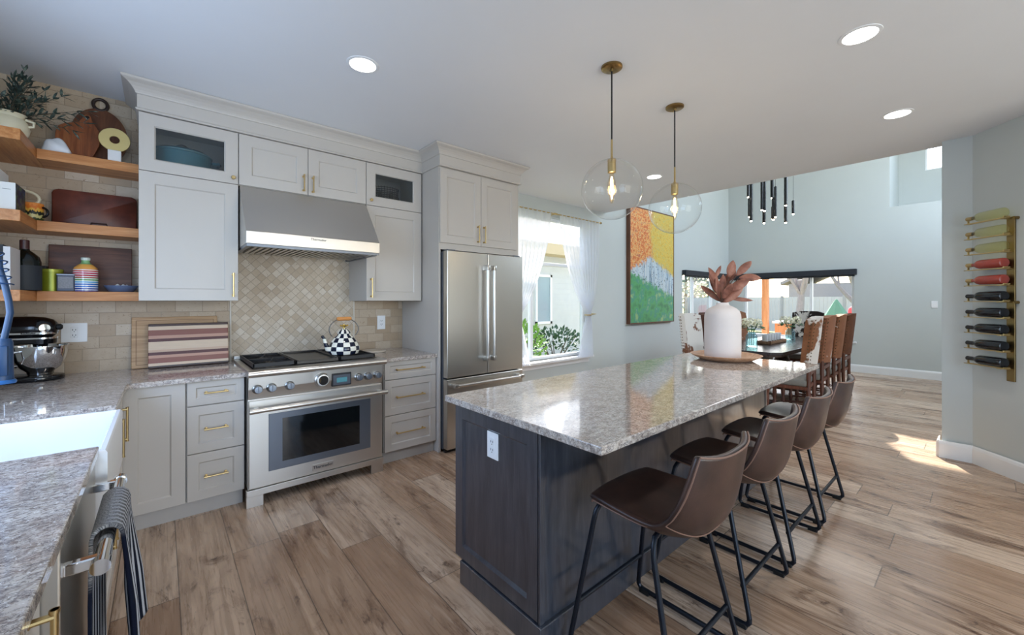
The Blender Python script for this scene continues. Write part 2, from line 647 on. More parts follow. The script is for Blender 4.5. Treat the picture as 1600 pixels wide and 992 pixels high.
fl = MB().box(-1.1, EX + 0.2, -4.2, NY + 0.2, -0.12, 0.0)
struct('floor', fl, M['floor'])
WIN_K = (3.22, 5.05, 0.57, 2.60)
WIN_L = (8.10, 10.12, 0.60, 2.02)
WIN_E = (1.70, 3.72, 0.60, 2.02)
WIN_C = (1.50, 3.15, 4.22, 5.18)
struct('wall_north', wall_with_holes('y', NY, 0.16, -1.05, EX + 0.16, 0, HI, [WIN_K, WIN_L]), M['wall'])
struct('wall_east', wall_with_holes('x', EX, 0.14, -1.2, NY, 0, HI, [WIN_E, (-1.0, 1.185, 3.17, HI), WIN_C]), M['wall'])
struct('wall_west', wall_with_holes('x', -1.04, 0.16, -4.0, NY, 0, CEIL, [(1.25, 2.85, 1.12, 2.25)]), M['wall'])
struct('wall_south', wall_with_holes('y', -4.16, 0.16, -1.04, 4.66, 0, CEIL, [(-0.8, 3.8, 0.05, 2.5)]), M['wall'])
# angled wall with the bottle rack, its stub end, and the wall running on behind the camera
ang = MB().prism([(5.347, 0.076), (5.34, 0.26), (5.50, 0.26), (5.50, -0.02), (4.66, -0.78), (4.66, -4.0), (4.50, -4.0), (4.50, -0.686)], 'z', 0, CEIL)
struct('wall_right', ang, M['wall'])
struct('wall_south_east', wall_with_holes('y', -1.34, 0.14, 4.66, EX + 0.14, 0, HI, [(6.0, 10.0, 3.0, 4.8)]), M['wall'])
struct('wall_header', MB().box(5.36, 5.5, -1.2, NY, CEIL + 0.3, HI).box(5.5, 5.56, -1.2, 0.0, 0, HI), M['wall'])
struct('ceiling', MB().box(-1.04, 5.5, -4.1, NY, CEIL, CEIL + 0.3), M['ceiling'])
struct('ceiling_high', MB().box(5.36, EX + 0.14, -1.34, NY + 0.16, HI, HI + 0.2).box(EX + 0.14, 11.78, -1.34, 1.32, HI, HI + 0.2), M['ceiling'])
# upper recess in the far wall
nich = MB().box(EX + 0.14, 11.75, -1.2, 1.185, 3.05, 3.17).box(EX + 0.14, 11.75, 1.185, 1.30, 3.05, HI).box(EX + 0.14, 11.75, -1.3, -1.2, 3.05, HI)
struct('wall_recess', nich, M['wall'])
struct('wall_recess_back', wall_with_holes('x', 11.64, 0.12, -1.2, 1.185, 3.17, HI, [(-0.3, 0.80, 4.02, 4.95)]), M['wall'])

# baseboards


def baseboard(name, pts, h=0.15, t=0.018):
    mb = MB()
    for p, q in zip(pts, pts[1:]):
        p = Vector((*p, 0)); q = Vector((*q, 0))
        d = (q - p).normalized(); nrm = Vector((d.y, -d.x, 0))
        prof = [(0, 0), (t, 0), (t, h - 0.03), (t * 0.75, h - 0.012), (t * 0.35, h), (0, h)]
        A = [mb.bm.verts.new(p - d * (t if 0 else 0) + nrm * a + Vector((0, 0, b))) for a, b in prof]
        B = [mb.bm.verts.new(q + nrm * a + Vector((0, 0, b))) for a, b in prof]
        n = len(prof)
        mb.face(A); mb.face(B[::-1])
        for i in range(n):
            mb.face([A[i], B[i], B[(i + 1) % n], A[(i + 1) % n]])
    return struct(name, mb, M['trim'])


baseboard('baseboard_east', [(EX, 4.06), (EX, -1.2)])
baseboard('baseboard_right', [(5.5, 0.278), (5.322, 0.278), (5.329, 0.07), (4.487, -0.69), (4.487, -4.0)])
baseboard('baseboard_north', [(2.98, NY), (EX, NY)])
baseboard('baseboard_south_east', [(EX, -1.2), (5.56, -1.2)])

# tiled backsplash
bs = MB().box(-0.88, 0.425, NY - 0.01, NY, 0.905, CEIL).box(1.44, 1.944, NY - 0.01, NY, 0.905, 1.45)
struct('wall_backsplash', bs, M['tile'])
bd = MB().box(0.437, 1.428, NY - 0.01, NY, 0.905, 2.0)
struct('wall_backsplash_diagonal', bd, M['tile_diag'])
struct('trim_1', MB().box(0.425, 0.437, NY - 0.017, NY, 0.905, 1.45, 0.003).box(1.428, 1.44, NY - 0.017, NY, 0.905, 1.45, 0.003),
       plain('pencil_tile_trim', (206, 196, 182), 0.35))


# ------------------------------------------------------------------ windows
def bars(mb, axis, at0, at1, rects):
    for a0, a1, z0, z1 in rects:
        if axis == 'y':
            mb.box(a0, a1, at0, at1, z0, z1, 0.004)
        else:
            mb.box(at0, at1, a0, a1, z0, z1, 0.004)
    return mb


def window(name, axis, at, hole, mulls, transom=None, fw=0.05, sill=0.10, inward=-1):
    a0, a1, z0, z1 = hole
    root = bpy.data.objects.new(name, None)
    COL.objects.link(root)
    root['kind'] = 'structure'
    rects = [(a0, a0 + fw, z0, z1), (a1 - fw, a1, z0, z1), (a0 + fw, a1 - fw, z0, z0 + fw), (a0 + fw, a1 - fw, z1 - fw, z1)]
    for m in mulls:
        rects.append((m - fw / 2, m + fw / 2, z0 + fw, z1 - fw if not transom else transom - fw / 2))
    if transom:
        rects.append((a0 + fw, a1 - fw, transom - fw / 2, transom + fw / 2))
    obj('window_frame', bars(MB(), axis, at + 0.05, at + 0.11, rects), M['window_frame'], root, False)
    g = MB()
    if axis == 'y':
        g.box(a0 + fw, a1 - fw, at + 0.078, at + 0.082, z0 + fw, z1 - fw)
    else:
        g.box(at + 0.078, at + 0.082, a0 + fw, a1 - fw, z0 + fw, z1 - fw)
    obj('window_pane', g, M['pane'], root, False)
    s = MB()
    if sill:
        if axis == 'y':
            s.box(a0 - 0.04, a1 + 0.04, at - sill, at + 0.05, z0 - 0.035, z0, 0.006)
            s.box(a0 - 0.02, a1 + 0.02, at - 0.02, at, z0 - 0.11, z0 - 0.035, 0.004)
        else:
            s.box(at - sill, at + 0.05, a0 - 0.04, a1 + 0.04, z0 - 0.035, z0, 0.006)
        obj('window_sill', s, M['trim'], root, False)
    return root


window('window_1', 'y', NY, WIN_K, [3.90], 1.93, 0.045, 0.10)
window('window_2', 'y', NY, WIN_L, [8.68, 9.60], None, 0.05, 0.03)
window('window_3', 'x', EX, WIN_E, [2.42], None, 0.05, 0.03)
window('window_5', 'x', EX, WIN_C, [], None, 0.04, 0)
window('window_4', 'x', 11.64, (-0.3, 0.80, 4.02, 4.95), [], None, 0.03, 0)

# roller shades rolled up at the top of the corner windows
for nm, b, lab in (('roller_shade', (8.08, 10.34, NY - 0.09, NY - 0.005, 1.93, 2.035), 'charcoal roller shade across the window beside the painting'),
                   ('roller_shade', (EX - 0.09, EX - 0.005, 1.655, 3.95, 1.92, 2.035), 'charcoal roller shade across the window behind the cowhide chairs')):
    t = thing(nm, lab, 'window shade', ((b[0] + b[1]) / 2, (b[2] + b[3]) / 2, b[4]), 'roller shades on the corner windows')
    obj('valance', MB().box(*b, 0.006), M['shade'], t, False)
    if b[1] - b[0] > 1:
        obj('hem_bar', MB().box(b[0] + 0.03, b[1] - 0.03, b[2] + 0.03, b[2] + 0.045, b[4] - 0.03, b[4], 0.003), M['shade'], t, False)
    else:
        obj('hem_bar', MB().box(b[0] + 0.03, b[0] + 0.045, b[2] + 0.03, b[3] - 0.03, b[4] - 0.03, b[4], 0.003), M['shade'], t, False)


# ------------------------------------------------------------------ cabinet helpers
ROT = {'S': Matrix.Identity(4), 'E': Matrix.Rotation(PI / 2, 4, 'Z'), 'W': Matrix.Rotation(-PI / 2, 4, 'Z')}


def shaker(w, h, rail=0.07, t=0.02, dep=0.009, slope=0.008, glass=False):
    """door/drawer front, local x right, z up, face at y=0, lower-left corner at origin"""
    mb = MB()
    b = 0.0018

    def ring(i, y):
        return mb._v([(i, y, i), (w - i, y, i), (w - i, y, h - i), (i, y, h - i)])
    r0 = ring(0, t); r1 = ring(0, b); r2 = ring(b, 0); r3 = ring(rail, 0); r4 = ring(rail + slope, dep)
    loops = [r0, r1, r2, r3, r4]
    if glass:
        loops.append(ring(rail + slope, t))
    for A, B in zip(loops, loops[1:]):
        for k in range(4):
            mb.face([A[k], A[(k + 1) % 4], B[(k + 1) % 4], B[k]])
    if glass:
        A, B = loops[-1], r0
        for k in range(4):
            mb.face([A[k], A[(k + 1) % 4], B[(k + 1) % 4], B[k]])
    else:
        mb.face(r4)
        mb.face(r0[::-1])
    return mb


def place(mb, org, face='S'):
    return mb.xf(Matrix.Translation(Vector(org)) @ ROT[face])


def bar_pull(L, vert=False, stand=0.032, r=0.0055):
    """bar handle centred at the origin on a face at y=0, standing out towards -y"""
    mb = MB()
    a = Vector((0, 0, 1)) if vert else Vector((1, 0, 0))
    e = L / 2 - 0.012
    mb.cyl(-a * L / 2 + Vector((0, -stand, 0)), a * L / 2 + Vector((0, -stand, 0)), r, seg=12)
    for s in (-1, 1):
        mb.cyl(a * e * s, a * e * s + Vector((0, -stand, 0)), r * 1.15, seg=10)
        mb.cyl(a * e * s, a * e * s + Vector((0, -0.004, 0)), r * 1.7, seg=12)
        mb.cyl(a * (L / 2) * s + Vector((0, -stand, 0)), a * (L / 2 - 0.006) * s + Vector((0, -stand, 0)), r * 1.3, seg=12)
    return mb


def knob():
    return MB().lathe([(0.0, 0.028), (0.011, 0.028), (0.014, 0.024), (0.014, 0.016), (0.007, 0.012), (0.006, 0.004), (0.011, 0.0), (0.0, 0.0)], (0, 0, 0), 16, (0, -1, 0))


def front(name, parent, x, z, w, h, y, rail, pull=None, face='S', org=None, glass=False):
    o = org if org is not None else (x, y, z)
    d = obj(name, place(shaker(w, h, rail, glass=glass), o, face), M['cab'], parent, False)
    if glass:
        g = MB().box(rail * 0.8, w - rail * 0.8, 0.012, 0.015, rail * 0.8, h - rail * 0.8)
        obj('door_glass', place(g, o, face), M['cab_glass'], d, False)
    if pull:
        kind, px, pz, L = pull
        m = knob() if kind == 'knob' else bar_pull(L, kind == 'v')
        m.xf(Matrix.Translation((px, 0, pz)))
        obj('knob' if kind == 'knob' else 'handle', place(m, o, face), M['brass'], d)
    return d


FY = 3.34   # front face of base doors
# ---- base cabinet with one tall door (corner)
t = thing('base_cabinet', 'greige base cabinet with one tall panelled door in the corner left of the drawers', 'cabinet', (-0.03, 3.7, 0), 'greige base cabinets')
obj('carcass', MB().box(-0.17, 0.119, FY + 0.02, NY - 0.02, 0.10, 0.880), M['cab'], t, False)
obj('toe_kick', MB().box(-0.17, 0.121, FY + 0.045, FY + 0.065, 0, 0.10), M['toe'], t, False)
front('door', t, -0.178, 0.106, 0.294, 0.776, FY, 0.068)

# ---- three-drawer base left of the range
t = thing('base_cabinet', 'greige three-drawer base cabinet left of the range', 'cabinet', (0.28, 3.7, 0), 'greige base cabinets')
obj('carcass', MB().box(0.121, 0.437, FY + 0.02, NY - 0.02, 0.10, 0.880), M['cab'], t, False)
obj('toe_kick', MB().box(0.121, 0.43, FY + 0.045, FY + 0.065, 0, 0.10), M['toe'], t, False)
for z0, z1, r in ((0.106, 0.408, 0.058), (0.414, 0.717, 0.058), (0.723, 0.882, 0.044)):
    front('drawer', t, 0.125, z0, 0.309, z1 - z0, FY, r, ('h', 0.151, (z1 - z0) / 2, 0.13))

# ---- three-drawer base right of the range
t = thing('base_cabinet', 'greige three-drawer base cabinet between the range and the refrigerator', 'cabinet', (1.7, 3.7, 0), 'greige base cabinets')
obj('carcass', MB().box(1.440, 1.940, FY + 0.02, NY - 0.02, 0.10, 0.880), M['cab'], t, False)
obj('toe_kick', MB().box(1.440, 1.940, FY + 0.045, FY + 0.065, 0, 0.10), M['toe'], t, False)
for z0, z1, r in ((0.106, 0.411, 0.058), (0.417, 0.719, 0.058), (0.725, 0.886, 0.044)):
    front('drawer', t, 1.444, z0, 0.494, z1 - z0, FY, r, ('h', 0.231, (z1 - z0) / 2, 0.27))

LX = -0.172   # face of the run along the left wall
# ---- corner unit on the left run (faces the room)
t = thing('base_cabinet', 'greige base cabinet with two tall brass pulls beyond the white sink', 'cabinet', (-0.5, 3.0, 0), 'greige base cabinets')
obj('carcass', MB().box(-0.87, LX - 0.02, 2.70, 3.335, 0.10, 0.880), M['cab'], t, False)
obj('toe_kick', MB().box(LX - 0.08, LX - 0.06, 2.70, 3.33, 0, 0.10), M['toe'], t, False)
front('door', t, 0, 0, 0.27, 0.776, 0, 0.05, ('v', 0.030, 0.63, 0.185), 'E', (LX, 2.705, 0.106))
front('door', t, 0, 0, 0.345, 0.776, 0, 0.05, ('v', 0.05, 0.63, 0.185), 'E', (LX, 2.982, 0.106))
# ---- sink base
t = thing('base_cabinet', 'greige sink base cabinet with two doors under the white apron sink', 'cabinet', (-0.5, 2.32, 0), 'greige base cabinets')
obj('carcass', MB().box(-0.87, LX - 0.02, 1.92, 1.945, 0.10, 0.880).box(-0.87, LX - 0.02, 2.685, 2.70, 0.10, 0.880).box(-0.87, LX - 0.02, 1.945, 2.685, 0.10, 0.63), M['cab'], t, False)
obj('toe_kick', MB().box(LX - 0.08, LX - 0.06, 1.92, 2.70, 0, 0.10), M['toe'], t, False)
front('door', t, 0, 0, 0.385, 0.52, 0, 0.06, ('v', 0.345, 0.40, 0.185), 'E', (LX, 1.924, 0.106))
front('door', t, 0, 0, 0.385, 0.52, 0, 0.06, ('v', 0.04, 0.40, 0.185), 'E', (LX, 2.312, 0.106))
# ---- nearest base cabinet
t = thing('base_cabinet', 'greige base cabinet with a tall brass pull nearest the camera beside the dishwasher', 'cabinet', (-0.5, 0.5, 0), 'greige base cabinets')
obj('carcass', MB().box(-0.87, LX - 0.02, -0.28, 1.283, 0.10, 0.880), M['cab'], t, False)
obj('toe_kick', MB().box(LX - 0.08, LX - 0.06, -0.28, 1.283, 0, 0.10), M['toe'], t, False)
front('door', t, 0, 0, 0.52, 0.776, 0, 0.06, ('v', 0.475, 0.635, 0.26), 'E', (LX, 0.575, 0.106))
front('door', t, 0, 0, 0.52, 0.776, 0, 0.06, ('v', 0.06, 0.60, 0.26), 'E', (LX, 0.05, 0.106))

# ---- quartz worktops
CT0, CT1 = 0.880, 0.912
mb = MB()
mb.prism([(-0.88, 2.676), (-0.16, 2.676), (-0.16, 3.30), (-0.145, 3.32), (0.445, 3.32), (0.445, NY - 0.012), (-0.88, NY - 0.012)], 'z', CT0, CT1, 0.004)
mb.prism([(-0.88, -0.3), (-0.16, -0.3), (-0.16, 1.962), (-0.88, 1.962)], 'z', CT0, CT1, 0.004)
mb.box(-0.88, -0.70, 1.962, 2.676, CT0, CT1)
o = obj('countertop', mb, M['granite'], None, False)
tag(o, 'mottled grey quartz worktop wrapping the corner around the white sink', 'countertop', 'quartz worktops')
o = obj('countertop', MB().prism([(1.447, 3.32), (1.942, 3.32), (1.942, NY - 0.012), (1.447, NY - 0.012)], 'z', CT0, CT1, 0.004), M['granite'], None, False)
tag(o, 'short mottled grey quartz worktop between the range and the refrigerator', 'countertop', 'quartz worktops')

# ---- farmhouse sink
t = thing('farmhouse_sink', 'white apron-front sink set into the left worktop', 'sink', (-0.42, 2.32, 0.64))
mb = MB()
x0, x1, y0, y1, z0, z1 = -0.695, -0.140, 1.966, 2.672, 0.64, 0.893
wv = 0.024


def rect(xa, xb, ya, yb, z):
    return mb._v([(xa, ya, z), (xb, ya, z), (xb, yb, z), (xa, yb, z)])


L = [rect(x0 + 0.01, x1 - 0.01, y0 + 0.01, y1 - 0.01, z0), rect(x0, x1, y0, y1, z0 + 0.01), rect(x0, x1, y0, y1, z1 - 0.008), rect(x0 + 0.006, x1 - 0.006, y0 + 0.006, y1 - 0.006, z1),
     rect(x0 + wv - 0.005, x1 - wv + 0.005, y0 + wv - 0.005, y1 - wv + 0.005, z1), rect(x0 + wv, x1 - wv, y0 + wv, y1 - wv, z1 - 0.008),
     rect(x0 + wv + 0.012, x1 - wv - 0.012, y0 + wv + 0.012, y1 - wv - 0.012, z0 + 0.05), rect(x0 + wv + 0.03, x1 - wv - 0.03, y0 + wv + 0.03, y1 - wv - 0.03, z0 + 0.03)]
for A, B in zip(L, L[1:]):
    for k in range(4):
        mb.face([A[k], A[(k + 1) % 4], B[(k + 1) % 4], B[k]])
mb.face(L[0][::-1]); mb.face(L[-1])
obj('basin', mb, M['white_ceramic'], t, True, 40)
obj('drain', MB().lathe([(0.0, 0.004), (0.03, 0.004), (0.045, 0.006), (0.05, 0.0)], (-0.44, 2.32, 0.672), 24), M['chrome'], t)

# ---- dishwasher
t = thing('dishwasher', 'stainless dishwasher with a round chrome towel-bar handle in the left run', 'dishwasher', (-0.5, 1.6, 0))
obj('tub', MB().box(-0.85, LX - 0.03, 1.29, 1.912, 0.10, 0.875), M['grey_panel'], t, False)
obj('door', MB().box(LX - 0.03, LX + 0.008, 1.292, 1.91, 0.11, 0.872, 0.004), M['steel_v'], t, False)
obj('toe_panel', MB().box(LX - 0.08, LX - 0.06, 1.292, 1.91, 0.0, 0.10), M['black'], t, False)
HX, HZ = -0.104, 0.806
h = obj('handle', MB().cyl((HX, 1.30, HZ), (HX, 1.895, HZ), 0.0155, seg=24).cyl((HX, 1.296, HZ), (HX, 1.322, HZ), 0.0178, seg=24).cyl((HX, 1.872, HZ), (HX, 1.899, HZ), 0.0178, seg=24), M['chrome'], t)
for yb in (1.335, 1.855):
    obj('bracket', MB().box(LX + 0.006, HX - 0.004, yb - 0.011, yb + 0.011, HZ - 0.013, HZ + 0.013, 0.003), M['chrome'], h, False)

# ---- striped towel over the dishwasher handle
tw = NT('navy_striped_towel')
tc = tw.n('ShaderNodeTexCoord')
spx = tw.n('ShaderNodeSeparateXYZ')
tw.l(tc.outputs['UV'], spx.inputs[0])
st = tw.math('GREATER_THAN', tw.math('FRACT', tw.math('MULTIPLY', spx.outputs[0], 12.0)), 0.55)
col = tw.mix(st, lin((20, 25, 40)), lin((186, 190, 198)))
mel = tw.noise(tc.outputs['UV'], 260, 2)
hea = tw.mix(tw.ramp(mel, [(0.42, (0, 0, 0)), (0.58, (1, 1, 1))]), lin((84, 86, 92)), lin((176, 174, 172)))
topz = tw.ramp(tw.math('ABSOLUTE', tw.math('SUBTRACT', spx.outputs[1], 0.5)), [(0.06, (1, 1, 1)), (0.13, (0, 0, 0))])
col = tw.mix(topz, col, hea)
tw.bump(mel, 0.4, 0.004)
M['towel'] = tw.set(col, 0.9, spec=0.1)

mb = MB()
NU, NVt = 26, 60
uvl = []
tt = 0.008
R0 = 0.0155 + tt + 0.005


def towel_pt(u, v):
    # v: 0 back hem .. 0.5 over the bar .. 1 front hem ; u along the bar
    yb0, yb1 = 1.455, 1.72
    Lb, Lf = 0.46, 0.34
    arc = PI * R0
    s = v * (Lb + arc + Lf)
    wv_ = math.sin(u * PI * 3.1 + 0.6)
    if s < Lb:
        dz = Lb - s
        x = HX - R0 - 0.004 * wv_ * min(1, dz * 6)
        z = HZ - dz
        spread = 0.03 * dz / Lb
    elif s < Lb + arc:
        a = (s - Lb) / R0
        x = HX - R0 * math.cos(a)
        z = HZ + R0 * math.sin(a)
        spread = 0
    else:
        dz = s - Lb - arc
        x = HX + R0 + (0.016 + 0.016 * u) * (dz / Lf) + 0.013 * wv_ * min(1, dz * 5)
        z = HZ - dz * (1 - 0.02 * math.sin(u * 5))
        spread = 0.05 * dz / Lf
    y = yb0 + (yb1 - yb0) * u + spread * (u - 0.3) + 0.006 * math.sin(v * 9 + u * 3)
    return (x, y, z)


rows = [[mb.bm.verts.new(towel_pt(i / NU, j / NVt)) for j in range(NVt + 1)] for i in range(NU + 1)]
uv = mb.bm.loops.layers.uv.new('UVMap')
for i in range(NU):
    for j in range(NVt):
        f = mb.bm.faces.new([rows[i][j], rows[i + 1][j], rows[i + 1][j + 1], rows[i][j + 1]])
        for lp, (a, b) in zip(f.loops, ((i, j), (i + 1, j), (i + 1, j + 1), (i, j + 1))):
            lp[uv].uv = (a / NU, b / NVt)
o = obj('dish_towel', mb, M['towel'], None)
so = o.modifiers.new('thickness', 'SOLIDIFY'); so.thickness = tt; so.offset = 0.0
tag(o, 'navy and white striped dish towel hung over the dishwasher handle', 'towel')

# ================================================================== UPPER CABINETS
UY = 3.607
Z0, Z1, Z2 = 1.404, 2.263, 2.646


def open_box(x0, x1, y0, y1, z0, z1, th=0.016, shelf=None):
    mb = MB()
    mb.box(x0, x0 + th, y0, y1, z0, z1).box(x1 - th, x1, y0, y1, z0, z1)
    mb.box(x0 + th, x1 - th, y0, y1, z0, z0 + th).box(x0 + th, x1 - th, y0, y1, z1 - th, z1)
    mb.box(x0 + th, x1 - th, y1 - 0.01, y1, z0 + th, z1 - th)
    if shelf:
        mb.box(x0 + th, x1 - th, y0, y1 - 0.01, shelf - th, shelf)
    return mb


YB = NY - 0.012
t = thing('wall_cabinet', 'tall greige wall cabinet left of the hood with a glass door above a panelled door', 'cabinet', (0.16, 3.85, Z0), 'greige wall cabinets')
obj('carcass', open_box(-0.113, 0.432, UY + 0.02, YB, Z0, Z2 + 0.02, shelf=Z1 + 0.014), M['cab'], t, False)
front('door', t, -0.112, Z0 + 0.002, 0.543, Z1 - Z0 - 0.004, UY, 0.078, ('v', 0.512, 0.115, 0.175))
front('glass_door', t, -0.112, Z1 + 0.002, 0.543, Z2 - Z1 - 0.004, UY, 0.076, ('knob', 0.512, 0.042, 0), glass=True)

t = thing('wall_cabinet', 'greige double-door wall cabinet above the range hood', 'cabinet', (0.91, 3.85, Z1), 'greige wall cabinets')
obj('carcass', MB().box(0.434, 1.386, UY + 0.02, YB, Z1, Z2 + 0.02), M['cab'], t, False)
front('door', t, 0.436, Z1 + 0.004, 0.470, Z2 - Z1 - 0.006, UY, 0.080, ('v', 0.437, 0.088, 0.135))
front('door', t, 0.910, Z1 + 0.004, 0.474, Z2 - Z1 - 0.006, UY, 0.080, ('v', 0.033, 0.088, 0.135))

t = thing('wall_cabinet', 'tall greige wall cabinet right of the hood with a dark glass door above', 'cabinet', (1.66, 3.85, Z0), 'greige wall cabinets')
obj('carcass', open_box(1.389, 1.933, UY + 0.02, YB, Z0, Z2 + 0.02, shelf=Z1 + 0.014), M['cab'], t, False)
front('door', t, 1.389, Z0 + 0.002, 0.543, Z1 - Z0 - 0.004, UY, 0.078, ('v', 0.042, 0.115, 0.175))
front('glass_door', t, 1.389, Z1 + 0.002, 0.543, Z2 - Z1 - 0.004, UY, 0.080, ('knob', 0.040, 0.045, 0), glass=True)

# ---- refrigerator surround
t = thing('refrigerator_cabinet', 'greige double-door cabinet with tall side panels built around the refrigerator', 'cabinet', (2.4, 3.7, 0))
FZ = 3.28
obj('side_panel', MB().box(1.944, 1.964, 3.30, YB, 0, Z2 + 0.02), M['cab'], t, False)
obj('side_panel', MB().box(2.906, 2.926, 3.30, YB, 0, Z2 + 0.02), M['cab'], t, False)
obj('carcass', MB().box(1.964, 2.906, 3.30, YB, 1.885, Z2 + 0.02), M['cab'], t, False)
front('door', t, 1.950, 1.946, 0.464, 0.690, FZ, 0.072, ('v', 0.424, 0.115, 0.17))
front('door', t, 2.418, 1.946, 0.468, 0.690, FZ, 0.072, ('v', 0.030, 0.115, 0.17))


# ---- crown moulding
def sweep_crown(pts, prof):
    """profile (out, z) swept along an x-y polyline with mitred corners; 'out' is to the right of travel"""
    mb = MB()
    rings = []
    n = len(pts)
    for i in range(n):
        p = Vector((*pts[i], 0))
        ns = []
        for a, b in ((i - 1, i), (i, i + 1)):
            if a >= 0 and b < n:
                d = (Vector((*pts[b], 0)) - Vector((*pts[a], 0))).normalized()
                ns.append(Vector((d.y, -d.x, 0)))
        if len(ns) == 2:
            m = (ns[0] + ns[1]).normalized()
            m = m / max(0.2, m.dot(ns[0]))
        else:
            m = ns[0]
        rings.append([mb.bm.verts.new(p + m * o + Vector((0, 0, z))) for o, z in prof])
    for A, B in zip(rings, rings[1:]):
        for k in range(len(prof)):
            k2 = (k + 1) % len(prof)
            mb.face([A[k], B[k], B[k2], A[k2]])
    mb.face(rings[0]); mb.face(rings[-1][::-1])
    return mb


prof = [(-0.02, 2.650), (0.008, 2.650), (0.012, 2.656), (0.012, 2.662), (0.004, 2.668), (0.004, 2.752), (0.012, 2.756), (0.014, 2.764), (0.020, 2.776), (0.032, 2.792), (0.05, 2.808), (0.07, 2.818), (0.078, 2.824), (0.080, 2.838), (-0.02, 2.838)]
cp = [(-0.116, YB), (-0.116, UY), (1.942, UY), (1.942, 3.276), (2.928, 3.276), (2.928, YB)]
struct('trim_2', sweep_crown(cp, prof), M['cab'])

# ================================================================== RANGE HOOD
t = thing('range_hood', 'sloped stainless range hood under the double-door cabinet', 'range hood', (0.91, 3.7, 1.785))
HX0, HX1 = 0.440, 1.382
mb = MB()
mb.prism([(YB, 1.800), (YB, 2.255), (3.60, 2.255), (3.31, 1.893), (3.30, 1.886), (3.30, 1.800)], 'x', HX0, HX1, 0.003)
obj('canopy', mb, M['steel'], t, False)
obj('bottom_rim', MB().box(HX0 + 0.004, HX1 - 0.004, 3.306, 3.34, 1.782, 1.80).box(HX0 + 0.004, HX0 + 0.03, 3.34, YB, 1.782, 1.80).box(HX1 - 0.03, HX1 - 0.004, 3.34, YB, 1.782, 1.80), M['grey_panel'], t, False)
bf = MB()
for k in range(22):
    xx = HX0 + 0.06 + k * 0.039
    bf.box(xx, xx + 0.02, 3.36, 3.92, 1.784, 1.797)
obj('baffle_filter', bf, M['steel_lt'], t, False)
obj('control_strip', MB().box(0.80, 1.02, 3.2985, 3.302, 1.832, 1.842), M['steel_lt'], t, False)


def text_mesh(s, size, ext=0.0015, spacing=1.0):
    cu = bpy.data.curves.new('txt', 'FONT')
    cu.body = s
    cu.size = size
    cu.extrude = ext
    cu.align_x = 'CENTER'
    cu.align_y = 'CENTER'
    cu.space_character = spacing
    o = bpy.data.objects.new('txt', cu)
    COL.objects.link(o)
    dg = bpy.context.evaluated_depsgraph_get()
    me = bpy.data.meshes.new_from_object(o.evaluated_get(dg))
    mb = MB()
    mb.bm.from_mesh(me)
    bpy.data.objects.remove(o)
    bpy.data.curves.remove(cu)
    bpy.data.meshes.remove(me)
    return mb.xf(Matrix.Rotation(PI / 2, 4, 'X'))


obj('lettering', text_mesh('Thermador', 0.024).xf(Matrix.Translation((0.905, 3.299, 1.866))), M['slot'], t, False)

# ================================================================== RANGE
t = thing('range', 'stainless professional gas range with griddle and six knobs under the hood', 'range', (0.91, 3.6, 0))
RX0, RX1 = 0.446, 1.384
RF = 3.25
obj('body', MB().box(RX0, RX1, RF + 0.02, NY - 0.03, 0.12, 0.905).box(RX0 - 0.004, RX1 + 0.012, RF + 0.01, NY - 0.02, 0.905, 0.928, 0.004), M['steel'], t, False)
pan = MB().prism([(RF + 0.01, 0.733), (RF + 0.02, 0.728), (RF + 0.06, 0.728), (RF + 0.06, 0.90), (RF - 0.012, 0.90), (RF - 0.006, 0.80)], 'x', RX0, RX1, 0.002)
obj('control_panel', pan, M['steel'], t, False)
nose = [(RF + 0.06, 0.932), (RF - 0.03, 0.932)] + [(RF - 0.03 - 0.024 * math.sin(a), 0.908 + 0.024 * math.cos(a)) for a in [k * PI / 8 for k in range(1, 8)]] + [(RF - 0.03, 0.884), (RF + 0.06, 0.884)]
obj('bullnose', MB().prism(nose, 'x', RX0 - 0.006, RX1 + 0.016), M['steel_lt'], t)
for kx in (0.497, 0.581, 0.694, 1.183, 1.257, 1.334):
    k_ = obj('burner_knob', MB().lathe([(0.0, 0.0), (0.030, 0.0), (0.032, 0.006), (0.031, 0.012), (0.026, 0.016), (0.025, 0.042), (0.021, 0.047), (0.0, 0.047)], (kx, RF - 0.004, 0.80), 24, (0, -1, 0.05)), M['knob_steel'], t)
    obj('knob_grip', MB().lathe([(0.0, 0.0475), (0.022, 0.0475), (0.022, 0.052), (0.0, 0.053)], (kx, RF - 0.004, 0.80), 24, (0, -1, 0.05)).box(kx - 0.003, kx + 0.003, RF - 0.062, RF - 0.052, 0.785, 0.825), M['grey_panel'], k_)
k_ = obj('oven_knob', MB().lathe([(0.0, 0.0), (0.053, 0.0), (0.055, 0.008), (0.053, 0.014), (0.047, 0.018), (0.046, 0.034), (0.042, 0.04), (0.0, 0.041)], (0.912, RF - 0.004, 0.812), 32, (0, -1, 0.05)), M['steel_lt'], t)
obj('knob_grip', MB().lathe([(0.0, 0.0415), (0.034, 0.0415), (0.034, 0.046), (0.0, 0.047)], (0.912, RF - 0.004, 0.812), 32, (0, -1, 0.05)), M['chrome'], k_)
dsp = obj('display', MB().box(0.982, 1.126, RF - 0.016, RF + 0.01, 0.752, 0.850, 0.003), M['slot'], t, False)
obj('display_panel', MB().box(0.990, 1.118, RF - 0.018, RF - 0.015, 0.762, 0.836, 0.001), M['grey_panel'], dsp, False)
obj('screen', MB().box(1.016, 1.092, RF - 0.0195, RF - 0.0175, 0.780, 0.816), M['screen'], dsp, False)
